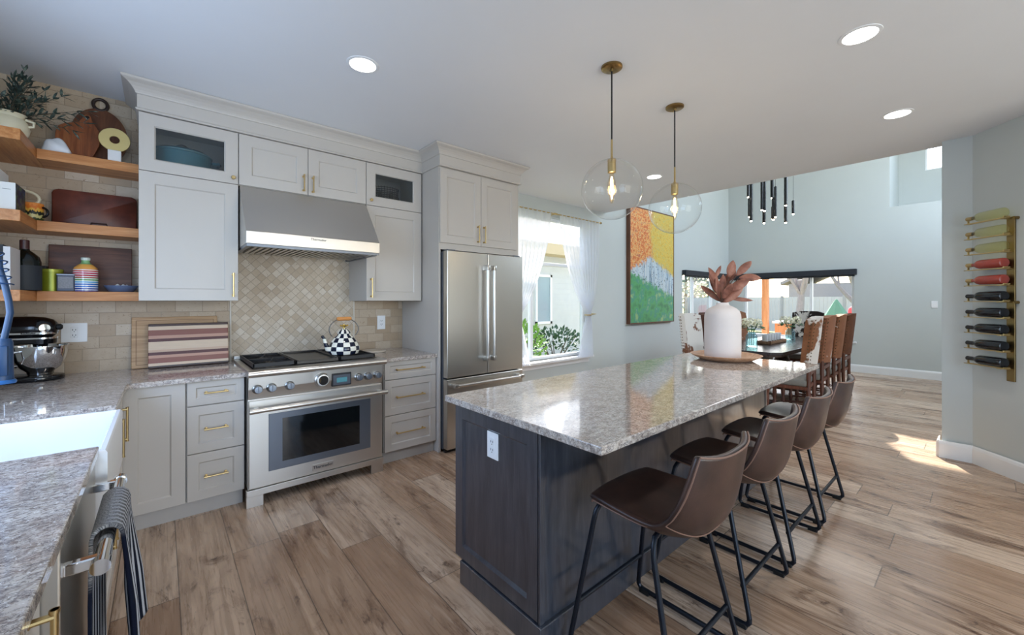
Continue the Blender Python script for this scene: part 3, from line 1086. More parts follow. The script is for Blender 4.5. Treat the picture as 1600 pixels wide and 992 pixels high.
# oven door
dr = obj('oven_door', MB().box(RX0 + 0.002, RX1 - 0.002, RF, RF + 0.05, 0.122, 0.722, 0.004), M['steel'], t, False)
obj('window_surround', MB().box(0.565, 1.283, RF - 0.004, RF + 0.004, 0.219, 0.617, 0.002), M['grey_panel'], dr, False)
obj('oven_window', MB().box(0.650, 1.194, RF - 0.0055, RF + 0.002, 0.271, 0.575), M['oven_glass'], dr, False)
hb = MB().cyl((0.446, RF - 0.062, 0.664), (1.396, RF - 0.062, 0.664), 0.0165, seg=20)
hb.cyl((0.444, RF - 0.062, 0.664), (0.50, RF - 0.062, 0.664), 0.0185, seg=20).cyl((1.342, RF - 0.062, 0.664), (1.398, RF - 0.062, 0.664), 0.0185, seg=20)
for hx in (0.49, 1.352):
    hb.box(hx - 0.014, hx + 0.014, RF - 0.055, RF + 0.003, 0.652, 0.676, 0.004)
obj('handle', hb, M['steel_lt'], dr)
bg = obj('badge', MB().box(0.847, 0.995, RF - 0.006, RF + 0.002, 0.146, 0.190, 0.002), M['steel_lt'], dr, False)
ORG[bg.name] = ORG[t.name]
o = obj('badge_lettering', text_mesh('Thermador', 0.030).xf(Matrix.Translation((0.921, RF - 0.007, 0.168))), M['slot'], dr, False)
obj('kick_panel', MB().box(RX0 - 0.012, RX1 + 0.004, RF - 0.012, RF + 0.03, 0.076, 0.119, 0.002), M['steel'], t, False)
for lx in (RX0 - 0.012, RX1 - 0.095):
    obj('leg', MB().box(lx, lx + 0.099, RF - 0.004, RF + 0.024, 0.0, 0.076, 0.001), M['steel'], t, False)
for lx in (RX0 + 0.04, RX1 - 0.06):
    obj('leg', MB().cyl((lx, 3.92, 0), (lx, 3.92, 0.125), 0.022), M['steel'], t)
obj('cooktop', MB().box(RX0 + 0.03, RX1 - 0.02, RF + 0.05, NY - 0.09, 0.926, 0.932), M['black'], t, False)
obj('back_guard', MB().box(RX0, RX1, NY - 0.085, NY - 0.03, 0.928, 0.955, 0.003), M['steel'], t, False)


def grate(x0, x1, y0, y1, z=0.936, h=0.028):
    mb = MB()
    b = 0.012
    for yy in (y0, (y0 + y1) / 2 - b / 2, y1 - b):
        mb.box(x0, x1, yy, yy + b, z, z + h, 0.002)
    for xx in (x0, x1 - b):
        mb.box(xx, xx + b, y0, y1, z, z + h, 0.002)
    for q in range(2):
        cy = y0 + (y1 - y0) * (0.25 + 0.5 * q)
        cx = (x0 + x1) / 2
        for a in range(6):
            an = a * PI / 3 + 0.26
            p0 = (cx + 0.035 * math.cos(an), cy + 0.035 * math.sin(an), z + h - 0.006)
            ex = max(x0, min(x1, cx + 0.17 * math.cos(an)))
            ey = max(y0 + (y1 - y0) * 0.5 * q, min(y0 + (y1 - y0) * (0.5 + 0.5 * q), cy + 0.17 * math.sin(an)))
            mb.tube([p0, (ex, ey, z + h - 0.006)], 0.0055, 6)
    return mb


for gx0, gx1 in ((0.482, 0.752), (1.068, 1.352)):
    obj('grate', grate(gx0, gx1, RF + 0.075, NY - 0.12), M['castiron'], t, False)
    for q in range(2):
        cy = RF + 0.075 + (NY - 0.12 - RF - 0.075) * (0.25 + 0.5 * q)
        obj('burner', MB().lathe([(0.0, 0.014), (0.03, 0.014), (0.034, 0.008), (0.045, 0.006), (0.05, 0.0)], ((gx0 + gx1) / 2, cy, 0.932), 20), M['castiron'], t)
gr = MB().box(0.762, 1.058, RF + 0.085, NY - 0.12, 0.934, 0.950, 0.004)
gr.box(0.762, 0.774, RF + 0.085, NY - 0.12, 0.950, 0.964, 0.002).box(1.046, 1.058, RF + 0.085, NY - 0.12, 0.950, 0.964, 0.002).box(0.762, 1.058, NY - 0.135, NY - 0.12, 0.950, 0.964, 0.002)
gr.box(0.762, 1.058, RF + 0.075, RF + 0.098, 0.934, 0.958, 0.002)
obj('griddle', gr, plain('griddle_plate', (58, 56, 54), 0.3, 0.6, var=0.1), t, False)

# ================================================================== REFRIGERATOR
t = thing('refrigerator', 'stainless french-door refrigerator in the greige surround', 'refrigerator', (2.4, 3.6, 0))
FX0, FX1 = 1.974, 2.900
FF = 3.20
obj('body', MB().box(FX0, FX1, FF + 0.075, NY - 0.05, 0.03, 1.862), M['grey_panel'], t, False)
for x0, x1, hx in ((FX0, 2.434, 2.398), (2.440, FX1, 2.476)):
    d = obj('door', MB().box(x0, x1, FF, FF + 0.07, 0.694, 1.866, 0.006), M['steel_v'], t, False)
    hm = MB().cyl((hx, FF - 0.058, 0.835), (hx, FF - 0.058, 1.735), 0.016, seg=16)
    for hz in (0.845, 1.725):
        hm.box(hx - 0.016, hx + 0.016, FF - 0.074, FF + 0.001, hz - 0.024, hz + 0.024, 0.003)
    obj('handle', hm, M['steel_lt'], d)
d = obj('freezer_drawer', MB().box(FX0, FX1, FF, FF + 0.07, 0.04, 0.682, 0.006), M['steel_v'], t, False)
hm = MB().cyl((2.02, FF - 0.058, 0.625), (2.855, FF - 0.058, 0.625), 0.016, seg=16)
for hx in (2.035, 2.84):
    hm.box(hx - 0.024, hx + 0.024, FF - 0.074, FF + 0.001, 0.609, 0.641, 0.003)
obj('handle', hm, M['steel_lt'], d)
obj('toe_grille', MB().box(FX0 + 0.01, FX1 - 0.01, FF + 0.05, FF + 0.08, 0.0, 0.04), M['black'], t, False)
obj('hinge_cover', MB().box(FX0 + 0.02, FX0 + 0.10, FF + 0.02, FF + 0.12, 1.866, 1.880, 0.003), M['grey_panel'], t, False)
obj('hinge_cover', MB().box(FX1 - 0.10, FX1 - 0.02, FF + 0.02, FF + 0.12, 1.866, 1.880, 0.003), M['grey_panel'], t, False)

# ================================================================== ISLAND
t = thing('kitchen_island', 'charcoal stained kitchen island base under the long quartz top', 'kitchen island', (2.4, 1.45, 0))
IX0, IX1, IY0, IY1 = 1.137, 3.70, 1.152, 1.765
obj('carcass', MB().box(IX0 + 0.02, IX1 - 0.02, IY0 + 0.018, IY1 - 0.02, 0.11, 0.880), M['island'], t, False)
obj('end_panel', place(shaker(IY1 - IY0 - 0.016, 0.760, 0.062, 0.02, 0.012, 0.012), (IX0, IY1, 0.118), 'W'), M['island'], t, False)
obj('end_panel', place(shaker(IY1 - IY0 - 0.016, 0.760, 0.062, 0.02, 0.012, 0.012), (IX1, IY0 + 0.016, 0.118), 'E'), M['island'], t, False)
obj('corner_post', MB().box(IX0 + 0.001, IX0 + 0.03, IY0, IY0 + 0.012, 0.112, 0.880, 0.002), M['island'], t, False)
obj('corner_post', MB().box(IX1 - 0.03, IX1 - 0.001, IY0, IY0 + 0.012, 0.112, 0.880, 0.002), M['island'], t, False)
obj('back_panel', MB().box(IX0 + 0.03, IX1 - 0.03, IY0 + 0.004, IY0 + 0.02, 0.112, 0.880), M['island'], t, False)
obj('plinth', MB().box(IX0 - 0.010, IX1 + 0.010, IY0 - 0.012, IY1 - 0.055, 0.0, 0.112, 0.004), M['island'], t, False)
nd = 5
wd = (IX1 - IX0 - 0.04) / nd
for k in range(nd):
    d = obj('door', shaker(wd - 0.006, 0.756, 0.06).xf(Matrix.Translation((IX1 - 0.02 - k * wd - 0.003, IY1, 0.118)) @ Matrix.Rotation(PI, 4, 'Z')), M['island'], t, False)
    obj('handle', bar_pull(0.17, True).xf(Matrix.Translation((IX1 - 0.02 - k * wd - (0.05 if k % 2 else wd - 0.05), IY1, 0.74)) @ Matrix.Rotation(PI, 4, 'Z')), M['brass'], d)
o = obj('island_countertop', MB().box(1.122, 3.862, 0.843, 1.842, CT0, CT1, 0.004), M['granite'], None, False)
tag(o, 'long mottled grey quartz top of the charcoal kitchen island', 'countertop', 'quartz worktops')

# ================================================================== ISLAND AND WALL OUTLETS
def outlet(name, label, org, face, w=0.075, h=0.125, n=2, slim=True):
    """duplex receptacle, centre of its back at org"""
    t = thing(name, label, 'outlet', org, 'white outlets')
    o = Vector(org)

    def put(mb):
        return mb.xf(Matrix.Translation(o) @ ROT[face])
    obj('cover_plate', put(MB().box(-w / 2, w / 2, -0.006, 0, -h / 2, h / 2, 0.0025)), M['white_plastic'], t, False)
    r = obj('receptacle', put(MB().box(-0.018, 0.018, -0.009, -0.004, -0.036, 0.036, 0.002)), M['white_plastic'], t, False)
    s = MB()
    for zz in (-0.018, 0.018):
        for xx in (-0.007, 0.007):
            s.box(xx - 0.0015, xx + 0.0015, -0.0096, -0.008, zz - 0.004, zz + 0.006)
        s.cyl((0, -0.0096, zz - 0.011), (0, -0.008, zz - 0.011), 0.0025, seg=8)
    obj('slots', put(s), M['slot'], r, False)
    return t


outlet('wall_outlet', 'square white outlet plate on the tile between the stand mixer and the cutting boards', (-0.449, NY - 0.011, 1.188), 'S', 0.125, 0.130)
outlet('wall_outlet', 'white outlet plate on the tile right of the checkered kettle', (1.711, NY - 0.011, 1.183), 'S', 0.085, 0.140)
outlet('wall_outlet', 'white outlet plate on the dark end panel of the island', (IX0 + 0.0115, 1.466, 0.745), 'W', 0.080, 0.120)

# ================================================================== OAK SHELVES
SX = -0.58
SHELF_Z = (2.339, 1.898, 1.464)
for zt, lab in zip(SHELF_Z, ('top oak corner shelf holding the olive plant', 'middle oak corner shelf holding the leather case', 'lowest oak corner shelf holding the striped bottle')):
    t = thing('corner_shelf', lab, 'shelf', (-0.5, 3.9, zt), 'oak floating shelves')
    obj('shelf_board', MB().box(SX, -0.116, 3.79, NY - 0.011, zt - 0.061, zt, 0.002), M['shelf'], t, False)
    obj('return_board', MB().box(-0.875, SX - 0.001, 3.42, NY - 0.011, zt - 0.061, zt, 0.002), M['shelf_y'], t, False)
ST, SM_, SL = SHELF_Z


def leaf(mb, base, d, L, w, up=(0, 0, 1), curl=0.15, n=5, fold=0.25):
    """oval leaf with a folded midrib growing from base along d"""
    d = Vector(d).normalized()
    s = d.cross(Vector(up))
    if s.length < 1e-4:
        s = d.orthogonal()
    s.normalize()
    nrm = s.cross(d).normalized()
    base = Vector(base)
    mid, lf, rt = [], [], []
    for i in range(n + 1):
        u = i / n
        c = base + d * (L * u) + nrm * (curl * L * u * u)
        hw = w * 0.5 * math.sin(PI * min(1, 0.04 + u * 0.96)) ** 0.75
        mid.append(mb.bm.verts.new(c))
        lf.append(mb.bm.verts.new(c + s * hw + nrm * hw * fold))
        rt.append(mb.bm.verts.new(c - s * hw + nrm * hw * fold))
    for i in range(n):
        mb.face([mid[i], mid[i + 1], lf[i + 1], lf[i]])
        mb.face([mid[i + 1], mid[i], rt[i], rt[i + 1]])
    return mb


# ---- olive plant in a cream crock on the top shelf
PX, PY = -0.682, 3.70
t = thing('potted_olive_plant', 'dark green olive plant in a cream two-eared pot on the top shelf', 'plant', (PX, PY, ST))
pot = [(0.0, 0.0), (0.056, 0.0), (0.070, 0.008), (0.088, 0.045), (0.093, 0.075), (0.085, 0.108), (0.072, 0.126), (0.072, 0.137), (0.083, 0.150), (0.078, 0.152), (0.067, 0.138), (0.067, 0.128), (0.0, 0.120)]
p_ = obj('pot', MB().lathe(pot, (PX, PY, ST), 36), plain('cream_glaze', (222, 214, 186), 0.3, var=0.04), t)
cream = p_.data.materials[0]
for a in (0.35, 0.35 + PI):
    c = Vector((PX, PY, ST + 0.108))
    dr_ = Vector((math.cos(a), math.sin(a) * 0.6 - 0.3, 0)).normalized()
    obj('ear_handle', MB().tube([c + dr_ * 0.078 + Vector((0, 0, -0.02)), c + dr_ * 0.106 + Vector((0, 0, -0.012)), c + dr_ * 0.110 + Vector((0, 0, 0.012)), c + dr_ * 0.076 + Vector((0, 0, 0.022))], 0.008, 8), cream, p_)
st_, lv = MB(), MB()
rnd = random.Random(3)
for k in range(34):
    a = rnd.uniform(0, 2 * PI)
    tilt = rnd.uniform(0.15, 1.25)
    Ls = rnd.uniform(0.16, 0.34)
    if k < 3:
        a, tilt, Ls = (-0.1 + 0.25 * k, 1.05 + 0.1 * k, 0.36 - 0.05 * k)
    d = Vector((math.cos(a) * math.sin(tilt), math.sin(a) * math.sin(tilt), math.cos(tilt)))
    if d.y > 0:
        d.y *= 0.75
    b = Vector((PX + d.x * 0.03, PY + d.y * 0.03, ST + 0.122))
    pts = []
    for i in range(7):
        u = i / 6
        q = b + d * (Ls * u) + Vector((0, 0, -0.06 * u * u * math.sin(tilt)))
        q.y = min(q.y, NY - 0.05)
        q.z = min(q.z, CEIL - 0.05)
        q.x = max(q.x, -0.82)
        pts.append(q)
    st_.tube(pts, [0.0026 - 0.0016 * i / 6 for i in range(7)], 5)
    for i in range(1, 7):
        for sgn in (-1, 1, 0):
            if sgn == 0 and i < 6:
                continue
            tdir = (pts[i] - pts[i - 1]).normalized()
            sd = tdir.cross(Vector((rnd.uniform(-1, 1), rnd.uniform(-1, 1), rnd.uniform(-1, 1))))
            if sd.length < 0.1:
                continue
            dd = (tdir * 0.8 + sd.normalized() * (0.9 * (1 if sgn else 0)) * (sgn or 1)).normalized()
            if pts[i].y + dd.y * 0.06 > NY - 0.02:
                dd.y = -abs(dd.y)
            leaf(lv, pts[i], dd, rnd.uniform(0.042, 0.066), rnd.uniform(0.011, 0.016), (rnd.uniform(-.5, .5), rnd.uniform(-.5, .5), 1), rnd.uniform(-0.2, 0.2), 4)
om = NT('olive_leaf')
f = om.noise(om.coords(), 30, 2)
g_ = om.n('ShaderNodeNewGeometry')
colr = om.ramp(f, [(0.35, lin((34, 46, 42))), (0.55, lin((58, 74, 66))), (0.7, lin((120, 134, 122)))])
M['olive'] = om.set(colr, 0.45)
obj('stems', st_, plain('olive_stem', (78, 70, 54), 0.7), t)
obj('foliage', lv, M['olive'], t, False)

# ---- round board with a ring handle
MD = wood('dark_walnut', (62, 34, 18), (96, 56, 32), (130, 82, 50), 'z', 1.0, 0.45, 0.4, 8)
MO = wood('orange_acacia', (84, 42, 20), (132, 72, 36), (168, 104, 58), 'z', 1.0, 0.42, 0.4, 9)


def leaning(mb, base, tilt):
    """stand a board (built upright at the origin, front towards -y) against the wall"""
    return mb.xf(Matrix.Translation(Vector(base)) @ Matrix.Rotation(-tilt, 4, 'X'))


poly = []
for k in range(41):
    a = -PI / 2 + 0.62 + (2 * PI - 1.24) * k / 40
    poly.append((0.140 * math.cos(a), 0.205 + 0.195 * math.sin(a)))
poly = [(0.085, 0.0)] + poly + [(-0.085, 0.0)]
poly = [(x, max(0.0, z)) for x, z in poly]
t = thing('round_serving_board', 'dark round wooden board with a ring handle leaning on the top shelf wall', 'cutting board', (-0.322, 3.99, ST))
obj('board', leaning(MB().prism(poly, 'y', 0, 0.016, 0.003), (-0.322, 3.985, ST + 0.0015), 0.09), MD, t, False)
ringm = MB().tube([(0.036 * math.cos(a), 0.008, 0.432 + 0.040 * math.sin(a)) for a in [k * PI / 12 for k in range(24)]], 0.0105, 10, closed=True)
obj('ring_handle', leaning(ringm, (-0.322, 3.985, ST + 0.0015), 0.09), plain('dark_iron_wood', (42, 26, 18), 0.5), t)

# ---- paddle board in front
bp = [(-0.098, 0.0), (-0.104, 0.10), (-0.102, 0.17), (-0.090, 0.212), (-0.060, 0.238), (-0.020, 0.248), (0.006, 0.262), (0.020, 0.29), (0.024, 0.312), (0.034, 0.322), (0.048, 0.322), (0.058, 0.312), (0.062, 0.29), (0.072, 0.258), (0.096, 0.225), (0.104, 0.19), (0.100, 0.12), (0.075, 0.05), (0.050, 0.0)]
t = thing('paddle_board', 'orange-brown wooden paddle board standing in front of the round dark board', 'cutting board', (-0.42, 3.92, ST))
obj('board', leaning(MB().prism([(x - 0.0, z) for x, z in bp], 'y', 0, 0.016, 0.003), (-0.420, 3.925, ST + 0.0016), 0.10), MO, t, False)
obj('hang_hole', leaning(MB().lathe([(0.0, 0.0), (0.011, 0.0), (0.011, 0.001), (0.0, 0.001)], (0.041, -0.0005, 0.302), 16, (0, -1, 0)), (-0.420, 3.925, ST + 0.0016), 0.10), plain('hole_shadow_wood', (26, 15, 10), 0.8), t)

# ---- white quartz rock
t = None
rk = MB().sphere((0, 0, 0), 1, 24, 14)
for v in rk.bm.verts:
    n1 = math.sin(v.co.x * 4 + 1) * math.cos(v.co.y * 5) * 0.08 + math.sin(v.co.z * 6 + v.co.x * 3) * 0.06
    v.co = v.co * (1 + n1)
    v.co.x *= 0.066; v.co.y *= 0.05; v.co.z *= 0.074
    v.co.z = max(v.co.z, -0.025) + 0.025
    v.co.x *= 1 - 2.2 * max(0, v.co.z - 0.03)
o = obj('white_stone', rk.xf(Matrix.Translation((-0.505, 3.86, ST))), plain('white_stone', (228, 232, 238), 0.5, var=0.04), None, True, 60)
tag(o, 'lumpy white stone beside the paddle board on the top shelf', 'stone')

# ---- brass ring on a white base
t = thing('ring_sculpture', 'flat brass ring on a white block standing on the top shelf', 'sculpture', (-0.240, 3.83, ST))
cc = (-0.238, 3.822, ST + 0.146)
obj('ring', MB().lathe([(0.026, -0.006), (0.076, -0.006), (0.078, -0.004), (0.078, 0.004), (0.076, 0.006), (0.026, 0.006), (0.024, 0.004), (0.024, -0.004), (0.026, -0.006)], cc, 48, (0, -1, 0)), plain('pale_brass', (196, 176, 120), 0.4, 0.8, var=0.05), t)
obj('base', MB().box(-0.271, -0.205, 3.805, 3.845, ST, ST + 0.075, 0.004), plain('white_marble', (222, 220, 218), 0.35, var=0.06), t, False)

# ---- middle shelf: cookbooks, cream pitcher, orange mug, leather case
paper = plain('book_pages', (226, 220, 206), 0.8)


def book(label, x0, x1, y0, y1, z, h, cover, group):
    """book standing upright, spine towards +x... its spine faces the room (-y)"""
    t = thing('cookbook', label, 'book', ((x0 + x1) / 2, (y0 + y1) / 2, z), group)
    c = MB().box(x0, x0 + 0.003, y0, y1, z, z + h, 0.0008).box(x1 - 0.003, x1, y0, y1, z, z + h, 0.0008).box(x0, x1, y0 - 0.004, y0, z, z + h, 0.001)
    obj('cover', c, cover, t, False)
    obj('pages', MB().box(x0 + 0.003, x1 - 0.003, y0, y1 - 0.006, z + 0.004, z + h - 0.004), paper, t, False)
    return t


t = book('tall white cookbook at the left edge of the middle shelf', -0.705, -0.665, 3.47, 3.66, SM_, 0.225, plain('white_cloth', (226, 226, 224), 0.7, var=0.02), 'cookbooks on the middle shelf')
mt = NT('picture_jacket')
vn = mt.noise(mt.coords(), 16, 2)
jk = mt.ramp(vn, [(0.40, lin((24, 30, 34))), (0.47, lin((34, 52, 96))), (0.54, lin((86, 112, 78))), (0.6, lin((30, 34, 36)))], 'CONSTANT')
M['jacket'] = mt.set(jk, 0.4)
t = book('shorter white-spined cookbook with a dark picture cover on the middle shelf', -0.664, -0.604, 3.46, 3.66, SM_, 0.150, plain('white_cloth_spine', (228, 227, 223), 0.7, var=0.02), 'cookbooks on the middle shelf')
obj('picture_cover', MB().box(-0.604, -0.6025, 3.458, 3.66, SM_ + 0.001, SM_ + 0.149), M['jacket'], t, False)
obj('spine_line', MB().box(-0.650, -0.620, 3.4545, 3.4565, SM_ + 0.112, SM_ + 0.1135), M['slot'], t, False)


def mug(name, label, c, r, h, mat, handle_mat, hdir, hr=0.035, ht=0.008, cat='mug', hf=0.5, hs=1.0):
    t = thing(name, label, cat, c)
    prof = [(0.0, 0.0), (r * 0.88, 0.0), (r * 0.97, 0.006), (r, 0.02), (r, h - 0.003), (r - 0.002, h), (r - 0.006, h - 0.002), (r - 0.006, 0.02), (0.0, 0.008)]
    obj('cup', MB().lathe(prof, c, 32), mat, t)
    hd = Vector(hdir).normalized()
    c = Vector(c)
    pts = []
    for k in range(11):
        a = -PI / 2 + PI * k / 10
        pts.append(c + hd * (r - 0.004 + hs * hr * math.cos(a)) + Vector((0, 0, h * hf + hr * 1.05 * math.sin(a))))
    obj('handle', MB().tube(pts, ht, 8), handle_mat, t)
    return t


mo = NT('sunset_forest_glaze')
cz = mo.n('ShaderNodeTexCoord'); sz = mo.n('ShaderNodeSeparateXYZ'); mo.l(cz.outputs['Object'], sz.inputs[0])
nz = mo.noise(mo.coords(scale=(1, 1, 0.25)), 90, 2)
hh = mo.math('ADD', mo.math('DIVIDE', sz.outputs[2], 0.10), mo.math('MULTIPLY', mo.math('SUBTRACT', nz, 0.5), 0.5))
M['sunset'] = mo.set(mo.ramp(hh, [(0.0, lin((52, 62, 34))), (0.14, lin((196, 186, 120))), (0.34, lin((30, 32, 24))), (0.52, lin((228, 176, 70))), (0.70, lin((222, 120, 40))), (0.9, lin((230, 140, 60)))], 'CONSTANT'), 0.3)
mug('coffee_mug', 'orange mug with a dark tree pattern and black handle at the shelf corner', (-0.602, 3.825, SM_), 0.049, 0.105, M['sunset'], M['black'], (0.9, -0.35, 0), 0.028, 0.007)
mug('cream_pitcher', 'cream pitcher with a large round handle behind the orange mug', (-0.722, 3.915, SM_), 0.066, 0.205, cream, cream, (1, 0.0, 0), 0.046, 0.0085, 'pitcher', 0.72, 1.6)

ml = NT('brown_leather')
lf = ml.noise(ml.coords(), 8, 4)
ml.bump(ml.noise(ml.coords(), 240, 2), 0.15, 0.002)
M['leather_case'] = ml.set(ml.ramp(lf, [(0.3, lin((70, 30, 20))), (0.6, lin((104, 48, 32)))]), 0.38)
t = thing('leather_case', 'reddish-brown leather case leaning on the tile on the middle shelf', 'case', (-0.34, 3.97, SM_))
rp = []
w2, h2, rr = 0.205, 0.240, 0.030
for cx_, cz_, a0 in ((w2 - rr, h2 - rr, 0), (-w2 + rr, h2 - rr, PI / 2)):
    for k in range(7):
        a = a0 + PI / 2 * k / 6
        rp.append((cx_ + rr * math.cos(a), cz_ + rr * math.sin(a)))
rp = [(w2, 0)] + rp + [(-w2, 0)]
obj('case_body', leaning(MB().prism(rp, 'y', 0, 0.052, 0.010, 3), (-0.338, 3.955, SM_ + 0.0054), 0.10), M['leather_case'], t, True, 50)
obj('handle', leaning(MB().tube([(-0.035 + 0.02, -0.004, 0.006), (-0.035 + 0.02, -0.012, 0.026), (0.06, -0.012, 0.026), (0.06, -0.004, 0.006)], 0.0045, 8), (-0.345, 3.955, SM_ + 0.0054), 0.10), plain('dark_leather', (48, 22, 16), 0.5), t)

# ---- lowest shelf
t = book('yellow patterned cookbook at the left edge of the lowest shelf', -0.700, -0.662, 3.47, 3.66, SL, 0.245, plain('mustard_cloth', (196, 180, 104), 0.7, var=0.25, nscale=60), 'cookbooks on the lowest shelf')
t = book('slim black cookbook between the yellow and the white one on the lowest shelf', -0.661, -0.648, 3.47, 3.66, SL, 0.245, plain('black_cloth', (34, 36, 42), 0.6), 'cookbooks on the lowest shelf')
t = book('slim white cookbook beside the dark wine bottle on the lowest shelf', -0.647, -0.622, 3.46, 3.66, SL, 0.235, plain('white_board', (216, 214, 214), 0.6, var=0.02), 'cookbooks on the lowest shelf')

bc = (-0.622, 3.76, SL)
t = thing('wine_bottle', 'big black wine bottle in a dark sleeve on the lowest oak shelf', 'bottle', bc)
obj('bottle', MB().lathe([(0.0, 0.0), (0.064, 0.0), (0.068, 0.006), (0.068, 0.175), (0.060, 0.205), (0.040, 0.228), (0.022, 0.244), (0.0195, 0.255), (0.019, 0.300), (0.0, 0.300)], bc, 32), plain('black_green_glass', (12, 18, 16), 0.08), t)
obj('sleeve', MB().lathe([(0.0685, 0.004), (0.070, 0.006), (0.070, 0.150), (0.0685, 0.152)], bc, 32), plain('slate_sleeve', (38, 44, 52), 0.6), t)
obj('foil_capsule', MB().lathe([(0.0205, 0.245), (0.0205, 0.302), (0.018, 0.305), (0.0, 0.305)], bc, 24), plain('maroon_foil', (62, 26, 24), 0.4), t)
o = obj('storage_tin', MB().box(-0.600, -0.560, 3.93, 4.02, SL, SL + 0.165, 0.004), plain('dark_box', (44, 42, 46), 0.6), None, False)
tag(o, 'tall dark box behind the black wine bottle on the lowest shelf', 'tin')


def tin(name, label, c, w, d, h, mat, lidmat, labmat, round_=True):
    t = thing(name, label, 'tin', c)
    if round_:
        obj('can', MB().lathe([(0, 0), (w, 0), (w, h * 0.93), (0, h * 0.93)], c, 32), mat, t)
        obj('lid', MB().lathe([(w + 0.002, h * 0.88), (w + 0.002, h - 0.002), (w, h), (0, h)], c, 32), lidmat, t)
    else:
        x, y, z = c
        obj('can', MB().box(x - w, x + w, y - d, y + d, z, z + h * 0.94, 0.005), mat, t, False)
        obj('lid', MB().box(x - w - 0.001, x + w + 0.001, y - d - 0.001, y + d + 0.001, z + h * 0.90, z + h, 0.003), lidmat, t, False)
        obj('paper_label', MB().box(x - w * 0.8, x + w * 0.8, y - d - 0.0015, y - d + 0.001, z + 0.02, z + h * 0.82), labmat, t, False)
    return t


gm = plain('lime_green_tin', (140, 146, 40), 0.3, 0.3, var=0.25, nscale=20)
tin('tea_tin', 'lime green round tin on the lowest shelf beside the black bottle', (-0.533, 3.90, SL), 0.052, 0, 0.142, gm, plain('lime_lid', (160, 164, 60), 0.3, 0.3), None)
tin('tea_tin', 'small grey square tin in front of the lime green tin', (-0.463, 3.86, SL), 0.040, 0.034, 0.113, plain('slate_tin', (60, 62, 72), 0.35, 0.4), plain('silver_tin_lid', (120, 122, 128), 0.3, 0.7), plain('grey_print_label', (128, 128, 132), 0.5, var=0.5, nscale=140), False)

t = thing('striped_bottle', 'white ceramic bottle with rainbow stripes on the lowest shelf', 'bottle', (-0.378, 3.87, SL))
ms = NT('rainbow_stripes')
cz = ms.n('ShaderNodeTexCoord'); sz = ms.n('ShaderNodeSeparateXYZ'); ms.l(cz.outputs['Object'], sz.inputs[0])
hz = ms.math('DIVIDE', sz.outputs[2], 0.224)
bandc = ms.ramp(hz, [(0.0, lin((42, 60, 150))), (0.10, lin((58, 110, 190))), (0.24, lin((96, 170, 214))), (0.32, lin((96, 160, 96))), (0.40, lin((176, 40, 60))), (0.52, lin((196, 70, 100))), (0.60, lin((222, 130, 90))), (0.66, lin((232, 168, 84))), (0.80, lin((130, 176, 120))), (0.92, lin((232, 232, 226)))], 'CONSTANT')
ln = ms.math('GREATER_THAN', ms.math('FRACT', ms.math('MULTIPLY', hz, 15.5)), 0.62)
ln = ms.math('MULTIPLY', ln, ms.math('LESS_THAN', hz, 0.66))
M['rainbow'] = ms.set(ms.mix(ln, bandc, lin((236, 234, 228))), 0.15)
obj('bottle', MB().lathe([(0, 0), (0.056, 0), (0.059, 0.004), (0.059, 0.140), (0.054, 0.158), (0.036, 0.176), (0.022, 0.188), (0.020, 0.198), (0.020, 0.206), (0, 0.206)], (-0.378, 3.87, SL), 40), M['rainbow'], t)
obj('stopper', MB().lathe([(0.021, 0.206), (0.0225, 0.209), (0.0225, 0.222), (0.018, 0.225), (0, 0.225)], (-0.378, 3.87, SL), 24), plain('pale_stopper', (206, 214, 204), 0.4), t)

t = thing('blue_bowl', 'shallow slate-blue bowl at the right end of the lowest shelf', 'bowl', (-0.208, 3.885, SL))
obj('bowl', MB().lathe([(0, 0), (0.056, 0), (0.062, 0.003), (0.084, 0.036), (0.087, 0.044), (0.084, 0.044), (0.060, 0.010), (0, 0.007)], (-0.208, 3.885, SL), 36), plain('slate_blue_glaze', (92, 106, 136), 0.3), t)
rg = random.Random(5)
for k in range(5):
    a = k * 1.3
    o = obj('garlic_bulb', MB().lathe([(0, -0.012), (0.012, -0.010), (0.016, 0.0), (0.011, 0.010), (0.003, 0.016), (0, 0.018)], (-0.208 + 0.026 * math.cos(a), 3.885 + 0.026 * math.sin(a), SL + 0.0345 + 0.003 * (k % 2)), 14), plain('white_bulb', (232, 230, 226), 0.6) if k == 0 else o.data.materials[0])
    tag(o, 'small white bulb lying in the slate-blue bowl', 'garlic', 'white bulbs in the blue bowl')

t = thing('serving_board', 'long dark walnut board leaning behind the rainbow-striped bottle', 'cutting board', (-0.36, 3.99, SL))
obj('board', leaning(MB().box(-0.200, 0.200, 0, 0.020, 0, 0.312, 0.003), (-0.360, 3.975, SL + 0.002), 0.10), wood('walnut_board', (50, 26, 16), (84, 48, 32), (116, 74, 54), 'x', 1.0, 0.4, 0.4, 10), t, False)

# ================================================================== THINGS ON THE COUNTER
# ---- stand mixer
MXc = Vector((-0.600, 3.84, CT1))
t = thing('stand_mixer', 'black stand mixer with a steel bowl in the counter corner', 'mixer', tuple(MXc))
dirx = Vector((0.95, -0.12, 0)).normalized()
Rm = Matrix.Translation(MXc) @ Matrix.Rotation(math.atan2(dirx.y, dirx.x), 4, 'Z')
blk = plain('black_gloss_enamel', (14, 14, 16), 0.12)


def MX(mb):
    return mb.xf(Rm)


